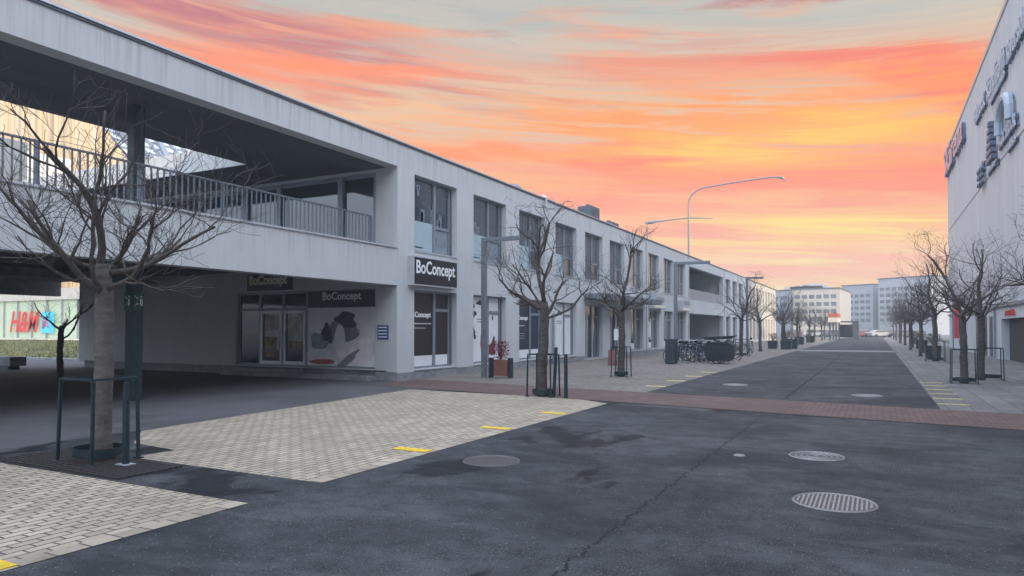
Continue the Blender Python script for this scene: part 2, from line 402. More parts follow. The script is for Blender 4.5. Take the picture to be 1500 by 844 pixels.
M_GLASS2 = mat('storefront_glass', (.012, .018, .024), .05, .5, 1.6, ior=1.6)
M_FROST = mat('frosted_film', (.36, .46, .50), .5, .05, 3)
M_RAIL = mat('railing_steel', (.16, .18, .21), .45, .1, 10, metal=.4)
M_STEEL = mat('dark_green_steel', (.022, .04, .05), .42, .2, 12, .15, 80, metal=.2)
M_POLE = mat('grey_lamp_steel', (.19, .21, .24), .45, .12, 8, metal=.4)
M_BARK = mat('bark_brown', (.145, .128, .115), .9, .45, 5, .9, 45, stretch=(1, 1, 4), var2=.5, scale2=6)
M_BARK2 = mat('bark_dark', (.085, .075, .07), .9, .4, 5, .9, 45, stretch=(1, 1, 3))
M_TWIG = mat('twig_brown', (.085, .072, .064), .85, .35, 20, .6, 60)
M_BLACK = mat('sign_black', (.012, .013, .018), .45, .1, 5)
M_WHITE = mat('white_letters', (.82, .82, .82), .5, .03, 5)
M_CREAM = mat('cream_letters', (.85, .78, .6), .5, .03, 5)
M_BROWN = mat('window_vinyl_brown', (.028, .017, .018), .4, .1, 5)
M_NAVY = mat('window_vinyl_navy', (.022, .032, .055), .4, .1, 5)
M_POSTER = mat('poster_white', (.72, .73, .74), .55, .08, 1.3)
M_YEL = mat('yellow_paint', (.74, .49, .02), .7, .15, 14, .5, 120, var2=.5, scale2=9)
M_YEL2 = mat('worn_yellow_paint', (.58, .50, .2), .7, .25, 14, .5, 120, var2=.6, scale2=9)
M_IRON = mat('cast_iron', (.27, .25, .245), .6, .25, 30, .5, 90, metal=.35)
M_IRON2 = mat('cast_iron_dark', (.13, .12, .12), .6, .25, 30, .5, 90, metal=.3)
M_BLIND = mat('grey_blind', (.10, .115, .14), .5, .1, 1, stretch=(1, 9, .3))
M_LID = mat('cast_iron_lid', (.085, .08, .08), .7, .3, 30, .5, 90, metal=.2)
M_CASE = mat('plant_casing', (.09, .11, .14), .6, .4, 5)
M_RED = mat('sign_red', (.55, .03, .03), .45, .08, 5)
M_RUB = mat('tyre_rubber', (.016, .016, .018), .75, .1, 20)
M_BLUE = mat('plate_blue', (.02, .07, .22), .45, .1, 5)
M_GREENSIGN = mat('exit_sign_green', (.01, .06, .045), .45, .1, 5)
M_GRATE = mat('tree_pit_boards', (.022, .018, .018), .7, .4, 6, .4, 40, stretch=(.3, 8, 1))

# ------------------------------------------------------------------ ground
def sheet(name, poly, z, m, kind='structure', **kw):
    mb = MB(); mb.add([(p[0], p[1], z) for p in poly], [tuple(range(len(poly)))])
    return mb.obj(name, m, kind=kind, origin=(0, 0, 0), **kw)
def rect(x0, x1, y0, y1): return [(x0, y0), (x1, y0), (x1, y1), (x0, y1)]
sheet('ground', rect(-350, 350, -120, 430), 0, M_GROUND)
sheet('road', rect(-45, 9, -30, 175), .004, M_ASPH)
sheet('pavement', rect(-25, -5.1, -8, 4.55), .008, M_PAVE)
sheet('pavement', [(-8.2, 5.5), (-5.1, 5.5), (-5.1, 14.15), (-6.2, 14.9), (-10.9, 15.0), (-10.2, 7.0), (-9.2, 6.2), (-8.2, 6.1)], .008, M_PAVE)
sheet('pavement', [(-13.2, 17.3), (-5.15, 16.6), (-5.15, 175), (-13.2, 175)], .008, M_PAVE2)
sheet('pavement', [(1.12, 15.9), (7, 15.1), (7, 175), (1.12, 175)], .008, M_PAVE3)
M_EDGE = paver_mat('edge_pavers', (.37, .31, .235), L=.24, Hh=.5)
for e_ in (rect(-5.26, -5.1, -8, 4.55), rect(-5.26, -5.1, 5.5, 14.15)): sheet('kerb', e_, .0095, M_EDGE)
sheet('brick_path', [(-12.6, 15.7), (10, 12.2), (10, 14.85), (-12.9, 18.2)], .012, M_BRICK)
M_XING = mat('pale_crossing', (.17, .17, .175), .8, .15, 3)
sheet('crossing', rect(-5.1, 1.1, 54, 57.5), .012, M_XING)

GY = 'yellow bay marks painted along the pavement edge'
def ymark(x0, x1, y0, y1, m, label):
    MB().box(x0, x1, y0, y1, .010, .017).obj('bay_mark', m, label=label, cat='road marking', group=GY)
ymark(-5.72, -5.13, 2.43, 2.64, M_YEL, 'bright yellow painted bay mark at the lower left corner, nearest the camera')
ymark(-5.70, -5.16, 7.46, 7.64, M_YEL, 'bright yellow painted dash left of the dark manhole cover')
ymark(-5.68, -5.16, 9.72, 9.90, M_YEL, 'yellow painted dash in the middle of the pale paver island edge')
ymark(-5.66, -5.16, 11.95, 12.13, M_YEL, 'yellow painted dash near the far corner of the pale paver island')
fl = ['nearest', 'second', 'third', 'fourth', 'fifth', 'sixth', 'seventh']
for i in range(4):
    ymark(-5.72, -5.16, 18.9 + i * 2.3, 19.1 + i * 2.3, M_YEL2, '%s faded yellow dash on the left pavement beyond the red brick strip' % fl[i])
for i in range(6):
    ymark(1.14, 1.72, 17.25 + i * 1.35, 17.37 + i * 1.35, M_YEL2, '%s faded yellow dash on the right pavement beyond the red brick strip' % fl[i])

def manhole(x, y, r, label, dark=False, ribs=True):
    root = empty('manhole_cover', (x, y, .004), label, 'manhole cover', 'round cast iron covers in the road')
    MB().cyl(x, y, -.05, .0065, r - .03, 48).obj('lid', M_LID, root)
    if ribs:
        m = MB(); n = 17
        for k in range(n):
            q = -r + .06 + (2 * r - .12) * k / (n - 1); hl = math.sqrt(max(0, (r - .045) ** 2 - q * q))
            if hl > .03: m.box(x + q - .008 * r / .35, x + q + .008 * r / .35, y - hl, y + hl, .0066, .012)
        m.box(x - .04, x + .04, y - .012, y + .012, .0125, .014)
    else:
        m = MB()
        for rr in (r * .35, r * .55, r * .75): m.torus((x, y, .0075), rr, .008, 'z', 40, 4)
        m.cyl(x, y, .0066, .012, .03, 12)
    m.obj('ribs', M_IRON2 if dark else M_IRON, root)
    MB().torus((x, y, .006), r - .015, .012, 'z', 48, 4).obj('rim', M_IRON2 if dark else M_IRON, root)
x, y = G(720, 676); manhole(x, y, .35, 'dark ribbed manhole cover beside the pale paver island', True)
x, y = G(1222, 737); manhole(x, y, .365, 'pale ribbed manhole cover, the largest and nearest on the right')
x, y = G(1196, 669); manhole(x, y, .33, 'pale manhole cover with ring pattern behind the big ribbed one', ribs=False)
x, y = G(1270, 580); manhole(x, y, .34, 'small looking manhole cover just beyond the red strip on the right', ribs=False)
x, y = G(1077, 564); manhole(x, y, .34, 'pale manhole cover just beyond the red strip near the left pavement', ribs=False)
x, y = G(1083, 668); manhole(x, y, .075, 'tiny round valve cover left of the pale ringed cover', ribs=False)

# ------------------------------------------------------------------ left building
FX, CYr, RT = -13.1, 17.4, 7.36        # facade plane, corner, roof top
fm = lambda u, z, w_: (FX - w_, u, z)
pm = lambda u, z, w_: (u, CYr + w_, z)
B = empty('office_building', (FX, CYr, 0), 'long pale rendered two storey building with open roof terrace on the left', 'building')
W0, PER, WW = 18.3, 3.7, 2.55
wins = [W0 + PER * k for k in range(10)] + [70.5, 74.2, 77.9]
ENDY = 83.6
holes = [(a, a + WW, 4.13, 6.57) for a in wins] + [(55.4, 69.3, 3.95, 6.6), (55.4, 69.3, -1, 2.85)]
gf = {}
for k, a in enumerate(wins):
    z0 = .30 if k not in (4, 5) else .06
    holes.append((a, a + WW, z0, 2.86)); gf[k] = z0
m = MB(); m.wall(CYr, ENDY, -.1, RT, holes, .42, fm)
m.obj('wall', M_WALL, B)
# recess behind the big openings
m = MB(); m.box(FX - 4.2, FX - 4.0, 55.0, 69.7, -.1, RT - .3); m.box(FX - 4.0, FX - .43, 54.9, 55.05, -.1, RT - .3); m.box(FX - 4.0, FX - .43, 69.65, 69.8, -.1, RT - .3)
m.box(FX - 3.99, FX - .43, 55.06, 69.64, 2.9, 3.3)
m.obj('recess_wall', M_WALL, B)
MB().box(FX - .32, FX - .2, 55.41, 69.29, 3.96, 4.85).obj('balcony_parapet', M_FRAME, B)
m = MB()
for a, b_ in ((56.2, 58.8), (59.6, 62.4), (63.2, 66), (66.6, 69.2)): m.box(FX - 3.99, FX - 3.93, a, b_, 3.5, 6.2); m.box(FX - 3.99, FX - 3.93, a, b_, .1, 2.6)
m.obj('recess_glazing', M_GLASS, B)
MB().box(FX - 3.9, FX - 3.85, 62, 65.5, 4.6, 6.0).obj('red_screen', mat('faded_red', (.30, .05, .05), .6), B)
# fascia, parapet beam, decks
m = MB(); m.box(FX - .42, FX, -34, CYr, 6.65, RT); m.obj('roof_fascia', M_WALL, B)
m = MB(); m.box(FX - .42, FX, -34, CYr, 2.95, 4.10); m.obj('terrace_parapet', M_WALL, B)
m = MB(); m.box(FX - .46, FX + .04, -34, CYr + .0, 4.10, 4.145); m.obj('parapet_cap', M_METAL, B)
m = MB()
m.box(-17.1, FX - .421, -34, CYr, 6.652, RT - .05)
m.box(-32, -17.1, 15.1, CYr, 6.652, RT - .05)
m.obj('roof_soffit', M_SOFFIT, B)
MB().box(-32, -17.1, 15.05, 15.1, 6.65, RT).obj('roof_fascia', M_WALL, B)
m = MB(); m.box(-31, FX - .421, -34, CYr, 3.6, 3.9)  # solid span over the void is added to block light and darken the passage
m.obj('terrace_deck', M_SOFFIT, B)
m = MB(); m.box(-31.4, -31, -34, CYr + .1, 3.0, 4.0); m.box(-24.5, -24.3, -34, CYr - .01, 3.3, 3.59)
m.obj('deck_edge_beam', M_PLINTH, B)
# roof flashing along the whole front
m = MB(); m.box(FX - .5, FX + .035, -34, ENDY, RT + .002, RT + .055); m.obj('roof_flashing', M_FLASH, B)
m = MB(); m.box(FX - .5, FX + .06, -34, ENDY, RT + .056, RT + .10); m.obj('roof_coping', M_METAL, B)
MB().box(FX - 12, FX - .5, CYr, ENDY, RT - .3, RT + .03).obj('roof', M_FLASH, B)
# return wall facing the passage
SX = (-20.2, -13.95)
holes = [(SX[0], SX[1], .33, 2.88), (-22.4, -13.99, 4.0, 6.5)]
m = MB(); m.wall(-29.5, FX - .421, .3, 6.645, [(SX[0], SX[1], .33, 2.88), (-31, -13.95, 4.0, 6.55)], .3, pm); m.obj('return_wall', M_WALL, B)
m = MB(); m.box(-29.3, FX - .43, CYr + .12, CYr + .3, 0, .299); m.box(SX[0] - .2, SX[1] + .1, CYr - .5, CYr - .002, 0, .14); m.obj('plinth', M_PLINTH, B); MB().box(SX[0], -16.95, CYr - .3, CYr - .003, .142, .27).obj('door_step', M_PLINTH, B)
MB().box(-13.94, FX + .016, CYr - .012, CYr + .003, 0, .26).obj('plinth', M_PLINTH, B)
MB().box(-29.5, -29.3, CYr + .301, CYr + 8, .3, 6.6).obj('return_wall', M_WALL, B)
# plinth strip under the street facade
m = MB()
prev = CYr - .012
for k, a in enumerate(wins + [ENDY]):
    if k in (4, 5) or (54 < a < 70): pass
segs = [(CYr + .005, wins[4] - .1), (wins[5] + WW + .1, 55.3), (69.4, ENDY)]
for a, b_ in segs: MB().box(FX - .05, FX + .012, a, b_, 0, .24).obj('plinth', M_PLINTH, B)

# storefront in the passage
def bars_perp(mb, xs, zs, x0, x1, z0, z1, Y, t=.06, d=.08):
    for x in xs: mb.box(x - t / 2, x + t / 2, Y, Y + d, z0, z1)
    for (a, b_, z) in zs: mb.box(a, b_, Y + .003, Y + d - .003, z - t / 2, z + t / 2)
wf = MB(); bars_perp(wf, [SX[0] + .06, -19.1, -18.0, -16.9, SX[1] - .03], [(SX[0], SX[1], .36), (SX[0], SX[1], 2.84), (SX[0], -16.9, 2.28)], 0, 0, .33, 2.88, CYr + .1, .09, .1)
win = wf.obj('shop_window', M_FRAME, B)
MB().box(SX[0], SX[1], CYr + .15, CYr + .17, .33, 2.88).obj('pane', M_GLASS2, win)
dm = MB()
for a, b_ in ((-19.05, -18.05), (-17.95, -16.97)):
    for q in (a + .04, b_ - .04): dm.box(q - .035, q + .035, CYr + .085, CYr + .148, .40, 2.22)
    dm.box(a + .075, b_ - .075, CYr + .085, CYr + .148, .40, .5); dm.box(a + .075, b_ - .075, CYr + .085, CYr + .148, 2.14, 2.22)
door = dm.obj('door', M_METAL, B)
MB().bar((-18.15, CYr + .04, .9), (-18.15, CYr + .04, 1.6), .03).bar((-17.85, CYr + .04, .9), (-17.85, CYr + .04, 1.6), .03).obj('handle', M_METAL, door)
# interior glimpses on the shop glass: shelves and lit displays seen behind
dc = mat('display_cream', (.42, .40, .33), .5, .5, 3)
for (a, b_, c, d_) in ((-18.92, -18.22, 1.55, 2.1), (-17.78, -17.3, 1.2, 2.0)): MB().box(a, b_, CYr + .1475, CYr + .1495, c, d_).obj('shop_display', dc, win)
dc = mat('display_tan', (.28, .18, .09), .5, .8, 7)
for (a, b_, c, d_) in ((-18.92, -18.3, 1.0, 1.32), (-18.9, -18.5, .62, .8), (-17.75, -17.1, .95, 1.15)): MB().box(a, b_, CYr + .1475, CYr + .1495, c, d_).obj('shop_display', dc, win)
# big poster window
P0, P1 = -16.85, -13.99
poster = MB().box(P0, P1, CYr + .085, CYr + .098, .40, 2.30).obj('poster', mat('poster_pale', (.72, .71, .72), .6, .2, 1.1), win)
MB().box(P0, P1, CYr + .083, CYr + .098, 2.302, 2.84).obj('header_panel', M_BLACK, win)
text_obj('BoConcept', 'lettering', mat('grey_letters', (.8, .8, .82), .5), win, (-16.2, CYr + .083, 2.47), (1, 0, 0), (0, 0, 1), width=1.62, extrude=.006, bold=.02)
def blob(cx, cz, rx, rz, seed, Y, mt, par, name='poster_print', n=22, amp=.2, tilt=0):
    rnd = random.Random(seed); ph = [rnd.uniform(0, 6.28) for _ in range(4)]
    poly = []
    for i in range(n):
        a = 2 * math.pi * i / n; k = 1 + amp * (math.sin(2 * a + ph[0]) * .5 + math.sin(3 * a + ph[1]) * .5 + math.sin(5 * a + ph[2]) * .35)
        X, Z = rx * math.cos(a) * k, rz * math.sin(a) * k
        poly.append((cx + X * math.cos(tilt) - Z * math.sin(tilt), cz + X * math.sin(tilt) + Z * math.cos(tilt)))
    MB().prism(poly, lambda x, z: (x, Y, z), lambda x, z: (x, Y + .0015, z)).obj(name, mt, par)
pr = [mat('print_dark', (.045, .05, .065), .6, .6, 9), mat('print_grey', (.20, .20, .22), .6, .5, 5), mat('print_lilac', (.72, .68, .72), .6, .15, 3),
      mat('print_green', (.25, .33, .30), .6, .3, 5), mat('print_red', (.38, .10, .08), .6, .4, 6), mat('print_white', (.8, .8, .82), .6, .1, 3)]
Yp = CYr + .084
blob(-15.35, 1.55, .62, .42, 3, Yp, pr[1], poster); blob(-15.2, 1.9, .46, .24, 5, Yp - .002, pr[0], poster, amp=.3)
blob(-14.6, .85, .62, .44, 8, Yp - .003, pr[2], poster, amp=.12, tilt=.3); blob(-16.35, 1.2, .36, .3, 9, Yp - .002, pr[3], poster)
blob(-16.0, 1.45, .22, .32, 11, Yp - .004, pr[0], poster, amp=.3); blob(-15.45, 1.2, .24, .55, 12, Yp - .005, pr[5], poster, amp=.12)
blob(-16.2, .52, .55, .09, 14, Yp - .005, pr[4], poster, amp=.1); blob(-16.35, 1.62, .3, .16, 15, Yp - .003, pr[5], poster, amp=.1)
blob(-16.3, .8, .5, .14, 21, Yp - .006, pr[5], poster, amp=.15); blob(-15.1, .62, .5, .12, 23, Yp - .007, pr[1], poster, amp=.3, tilt=.5)
# information plate (blue)
pl = empty('notice_board', (-13.62, CYr - .03, 1.28), 'small blue and white parking notice on the corner wall beside the poster window', 'sign')
MB().box(-13.84, -13.42, CYr - .03, CYr - .002, 1.28, 1.72).obj('plate', M_BLUE, pl, bevel=.004)
m = MB()
for z in (1.335, 1.43, 1.53, 1.63): m.box(-13.8, -13.46, CYr - .034, CYr - .031, z, z + .035)
m.obj('print', M_WHITE, pl)
# terrace glazing
x0, x1 = -31, -13.95
m = MB(); xs = [-22.45, -21.1, -20.05, -18.55, -17.9, -15.9, -13.98] + [-31, -29, -27, -25]
cols_ = [-13.98, -15.45, -18.2, -19.85, -22.2, -24.5, -27]
bars_perp(m, [], [(x0, x1, 4.05), (x0, x1, 6.49)], 0, 0, 4, 6.55, CYr + .1, .1, .1)
for x in cols_: m.box(x - .1, x + .1, CYr + .05, CYr + .2, 3.9, 6.55)
tw = m.obj('terrace_window', M_FRAME, B); MB().box(x0, x1, CYr + .16, CYr + .18, 4.0, 6.55).obj('pane', mat('terrace_glass', (.02, .028, .04), .04, .3, 1, ior=2.3), tw)

# railing on the parapet
rl = empty('railing', (FX - .12, -8, 4.145), 'grey vertical bar steel railing on top of the terrace parapet', 'railing')
y = -6.0; m = MB()
while y < 16.2:
    m.box(FX - .135, FX - .105, y - .012, y + .012, 4.15, 4.93); y += .145
tag(m.obj('bar', M_RAIL, rl), kind='stuff')
MB().box(FX - .15, FX - .09, -6, 16.3, 4.93, 4.965).obj('handrail', M_RAIL, rl)
for yy in (-5, -3, -1, 1, 3, 5, 7, 9, 11, 13, 15, 16.28):
    MB().box(FX - .16, FX - .08, yy - .02, yy + .02, 4.146, 4.929).obj('post', M_RAIL, rl)
# columns
for X, Y, wd, zt, lab in ((-14.8, 9.95, .26, 6.65, 'dark square steel column carrying the terrace roof behind the nearest tree'),
                      (-34.6, 16.4, .5, 3.0, 'dark column at the left edge of the picture near the fashion shop')):
    c = empty('column', (X, Y, 0), lab, 'column')
    MB().box(X - wd / 2, X + wd / 2, Y - wd / 2, Y + wd / 2, 0, zt - .003).obj('shaft', M_STEEL, c, bevel=.012)
    if zt > 4:
        for (ax, sgn) in (('y', -1), ('x', 1)):
            s = MB()
            if ax == 'y': s.box(X - .13, X + .13, Y - .155, Y - .132, 2.02, 2.42)
            else: s.box(X + .132, X + .155, Y - .13, Y + .13, 2.02, 2.42)
            sg = s.obj('assembly_sign', M_GREENSIGN, c)
            t = MB(); o = (X, Y - .157) if ax == 'y' else (X + .157, Y)
            def q(u, z, X=X, Y=Y, ax=ax): return (X + u, Y - .157, z) if ax == 'y' else (X + .157, Y + u, z)
            for (u0, z0, u1, z1) in ((-.11, 2.1, -.03, 2.18), (-.11, 2.35, -.03, 2.27), (.0, 2.1, -.0, 2.18)):
                if u0 == u1: continue
                t.bar(q(u0, z0), q(u1, z1), .018, .004)
                t.bar(q(u1, z1), q(u1 - .045, z1), .018, .004)
                t.bar(q(u1, z1), q(u1, z1 - .045 * (1 if z1 > z0 else -1)), .018, .004)
            t.bar(q(.06, 2.12), q(.06, 2.27), .06, .004); t.bar(q(.06, 2.3), q(.06, 2.34), .035, .004)
            t.obj('symbol', M_WHITE, sg)

# windows of the street front
M_MIRR = mat('sky_glass', (.10, .10, .10), .05, .3, 1, ior=3.2)
def fwin(k, a, z0, z1, upper):
    b_ = a + WW; w1 = .2; t = .06; ms = a + WW * .56; me = a + WW * .92
    m = MB()
    def fb(y0, y1, za, zb, w0=w1, d=.09): m.box(FX - w0 - d, FX - w0, y0, y1, za, zb)
    fb(a, a + t, z0, z1); fb(b_ - t, b_, z0, z1); fb(a + t, b_ - t, z0, z0 + t); fb(a + t, b_ - t, z1 - t, z1)
    fb(ms - .06, ms + .06, z0 + t, z1 - t, w1 - .012, .11); fb(me - .03, me + .03, z0 + t, z1 - t, w1 - .006, .1)
    zt = z0 + .92 if upper else z1 - .62
    fb(ms + .06, me - .03, zt - .05, zt + .05)
    W_ = m.obj('window', M_FRAME, B)
    MB().box(FX - w1 - .06, FX - w1 - .045, a + .01, b_ - .01, z0 + .01, z1 - .01).obj('pane', M_MIRR if k >= 6 else M_GLASS, W_)
    MB().box(FX - .2, FX + .035, a - .0, b_ + .0, z0 - .04, z0 - .002).obj('sill', M_METAL, W_) if z0 > .2 else None
    return W_, ms, me, zt
LW = (0, 1, 0); UP = (0, 0, 1)
for k, a in enumerate(wins):
    W_, ms, me, zt = fwin(k, a, 4.13, 6.57, True)
    PX = FX - .244
    if k < 4:
        MB().box(PX, PX + .006, a + .06, ms - .06, 4.19, 4.13 + 1.02).obj('frosted_film', M_FROST, W_)
        m = MB(); rnd = random.Random(k)
        for i in range(5):
            yy = a + .15 + rnd.random() * 1.9; hh = .12 + rnd.random() * .4; m.box(PX - .004, PX + .002, yy, yy + .1 + rnd.random() * .2, 5.16 if yy < ms else zt + .06, (5.16 if yy < ms else zt + .06) + hh)
        m.obj('desk_clutter', mat('desk_items', (.16, .19, .22), .6, .4, 5), W_)
        MB().box(PX, PX + .006, a + .25, a + .8, 4.27, 4.31).obj('film_strip', M_FRAME, W_)
    if k in (3, 4, 5):
        MB().box(PX, PX + .005, a + .06, ms - .065, 4.195 if k > 3 else 5.16, 6.5).box(PX, PX + .005, ms + .065, me - .035, zt + .055, 6.5).obj('blind', M_BLIND, W_)
    if k < 2:
        MB().box(PX, PX + .004, ms + .07, me - .04, 4.2, zt - .06).obj('window_film', mat('film_grey', (.22, .26, .30), .5), W_)
        text_obj('Link', 'lettering', M_FRAME, W_, (PX + .005, ms + .33, 4.42), LW, UP, width=.5, height=.3, extrude=.004)
        MB().tube([(PX + .008, ms + .17, 4.42), (PX + .008, ms + .2, 4.6), (PX + .008, ms + .15, 4.72)], .025, 6).obj('flame_mark', M_FRAME, W_)
    if k == 0:
        m = MB()
        for p, q_ in (((.45, 6.32), (.62, 6.32)), ((.45, 6.32), (.535, 5.98)), ((.62, 6.32), (.535, 5.98))): m.bar((PX + .004, a + p[0], p[1]), (PX + .004, a + q_[0], q_[1]), .02)
        m.obj('shield_sticker', M_FROST, W_)
    # ground floor
    W_, ms, me, zt = fwin(k, a, gf[k], 2.86, False)
    z0 = gf[k]
    if k in (0, 2):
        vm = M_BROWN if k == 0 else M_NAVY
        m = MB(); m.box(PX, PX + .006, a + .06, ms - .06, .72, 2.8); m.box(PX, PX + .006, ms + .07, me - .04, .72, zt - .06); m.box(PX, PX + .006, ms + .07, me - .04, zt + .06, 2.8)
        m.obj('window_vinyl', vm, W_)
        MB().box(PX, PX + .006, a + .06, me - .04, z0 + .07, .717).obj('pale_panel', M_POSTER, W_)
        text_obj('BoConcept', 'lettering', M_WHITE, W_, (PX + .006, a + .07, 1.93), LW, UP, width=1.22, height=.24, extrude=.004, bold=.04)
        m = MB()
        for (q0, q1, zz, hh) in ((.12, 1.25, 1.76, .035), (.3, .95, 1.62, .02)) if k == 0 else ((.2, .95, 1.72, .03), (.3, 1.0, 1.4, .012), (.3, .9, 1.3, .012), (.3, 1.0, 1.2, .012)):
            s_ = q0
            while s_ < q1: m.box(PX + .006, PX + .009, a + s_, a + s_ + .05, zz, zz + hh); s_ += .07
        m.obj('small_print', M_WHITE, W_)
    elif k in (1, 3):
        MB().box(PX, PX + .006, a + .06, ms - .06, z0 + .07, 2.8).obj('poster', M_POSTER, W_)
        p2 = MB().box(PX, PX + .006, ms + .07, me - .04, z0 + .07, zt - .06).obj('poster', M_POSTER, W_)
        MB().box(PX, PX + .006, ms + .07, me - .04, zt + .06, 2.8).obj('poster', M_POSTER, W_)
        def fb2(cy, cz, ry, rz, sd, mt, lay, amp=.25):
            rnd = random.Random(sd); ph = [rnd.uniform(0, 6.28) for _ in range(3)]; poly = []
            for i in range(20):
                an = 6.2832 * i / 20; kk = 1 + amp * (math.sin(2 * an + ph[0]) * .5 + math.sin(3 * an + ph[1]) * .5 + math.sin(6 * an + ph[2]) * .3)
                poly.append((cy + ry * math.cos(an) * kk, cz + rz * math.sin(an) * kk))
            xx = PX + .006 + lay * .0015
            MB().prism(poly, lambda y, z: (xx + .0013, y, z), lambda y, z: (xx, y, z)).obj('poster_print', mt, W_)
        if k == 1:
            or_ = mat('print_coral', (.45, .12, .08), .6, .3, 4); dr = mat('print_maroon', (.16, .02, .03), .6, .4, 6)
            for i in range(7): fb2(a + .2 + .12 * (i % 3), 2.65 - i * .25, .14, .15, 30 + i, pr[0], i * .3, .5)
            fb2(a + 1.0, 2.6, .3, .12, 45, pr[0], 1, .5)
            fb2(a + 1.15, 1.0, .25, .42, 41, or_, 2); fb2(ms + .45, .95, .2, .3, 43, dr, 3, .4); fb2(ms + .25, .75, .3, .22, 47, dr, 4, .4)
            fb2(ms + .42, 1.5, .1, .5, 44, pr[2], 1, .15); fb2(ms + .42, 2.03, .06, .1, 46, pr[0], 2, .1)
        else:
            fb2(a + .95, 2.35, .22, .1, 61, M_NAVY, 1, .5)
        m = MB()
        for zz in (1.95, 1.85): m.box(PX + .006, PX + .008, a + .65, a + 1.25, zz, zz + .04)
        m.obj('small_print', pr[1], W_)
    elif k in (6, 7, 8, 9):
        rnd = random.Random(70 + k)
        MB().box(PX, PX + .006, a + .06, ms - .06, z0 + .07, .72).obj('pale_panel', M_POSTER, W_)
        m = MB()
        for i in range(3):
            yy = a + .15 + rnd.random() * 1.2; m.box(PX, PX + .005 + i * .001, yy, yy + .35, .9 + rnd.random() * .3, 2.0 + rnd.random() * .6)
        m.obj('poster', M_POSTER if k % 2 else pr[3], W_)
    elif k in (4, 5):
        m = MB(); m.box(FX - .18, FX - .12, a + .5, a + .58, .1, 2.3); m.box(FX - .18, FX - .12, a + 1.3, a + 1.38, .1, 2.3)
        m.obj('door_stile', M_METAL, W_)
    elif k > 9:
        MB().box(PX, PX + .006, a + .06, ms - .06, z0 + .07, 1.9).obj('pale_panel', M_POSTER, W_)
# entrance canopy
Y0, Y1 = wins[4] - .2, 43.2
cn = MB(); cn.box(FX + .002, FX + 1.15, Y0, Y1, 3.12, 3.40); CN = cn.obj('canopy', M_FRAME, B)
m = MB(); yy = Y0 + .1
while yy < Y1: m.box(FX + 1.151, FX + 1.175, yy, yy + .04, 3.13, 3.39); yy += .3
xx = FX + .1
while xx < FX + 1.1: m.box(xx, xx + .035, Y0 - .022, Y0 - .001, 3.13, 3.39); xx += .18
m.obj('rib', M_RAIL, CN)
# vertical joints and downpipes
m = MB()
for yy in (44.0 - .3, 55.0, 69.7): m.box(FX + .001, FX + .03, yy - .02, yy + .02, .25, RT)
m.tube([(FX + .09, 28.95, .1), (FX + .09, 28.95, 2.3)], .05, 10)
m.obj('downpipe', M_FRAME, B)
# bright box signs over the shops
for (a, b_, za, zb, s, lab) in ((44.3, 47.2, 2.95, 3.85, 'Semeier', 'pale box sign with curved stripe above the shop after the canopy'), (51.7, 54.5, 2.95, 3.75, 'Gallerie', 'pale square box sign furthest along, beside the open recess')):
    sg = empty('shop_sign', (FX + .3, (a + b_) / 2, za), lab, 'sign', 'pale box signs above the far shops')
    MB().box(FX + .002, FX + .35, a, b_, za, zb).obj('sign_box', mat('sign_pale', (.42, .45, .47), .5, .05, 3), sg, bevel=.01)
    text_obj(s, 'lettering', M_FRAME, sg, (FX + .351, a + .3, za + .45), LW, UP, width=b_ - a - .7, extrude=.01)
    MB().box(FX + .351, FX + .36, a + .2, b_ - .2, za + .08, za + .2).obj('stripe', M_CREAM, sg)
# BoConcept box signs
sy0, sz0 = onX(612, 417, FX + .25); sy1, sz1 = onX(676, 380, FX + .25)
sg = empty('shop_sign', (FX, 18.5, 2.98), 'black box sign with white lettering mounted on the street front under the first upper window', 'sign', 'black shop signs with white lettering')
A0, A1, Z0, Z1 = 17.95, 20.55, 2.98, 3.93
MB().box(FX + .002, FX + .22, A0, A1, Z0, Z1).obj('sign_case', M_METAL, sg, bevel=.008)
MB().box(FX + .2205, FX + .228, A0 + .05, A1 - .05, Z0 + .05, Z1 - .05).obj('sign_face', M_BLACK, sg)
text_obj('BoConcept', 'lettering', M_WHITE, sg, (FX + .228, A0 + .14, Z0 + .26), LW, UP, width=2.28, height=.56, extrude=.006, bold=.02)
sg = empty('shop_sign', (-18.5, CYr, 2.94), 'dark sign with cream lettering over the glass doors in the covered passage', 'sign', 'black shop signs with white lettering')
MB().box(-19.45, -17.45, CYr - .16, CYr - .002, 2.93, 3.50).obj('sign_box', M_BLACK, sg, bevel=.008)
text_obj('BoConcept', 'lettering', M_CREAM, sg, (-19.35, CYr - .161, 3.02), (1, 0, 0), (0, 0, 1), width=1.8, height=.44, extrude=.006, bold=.045)
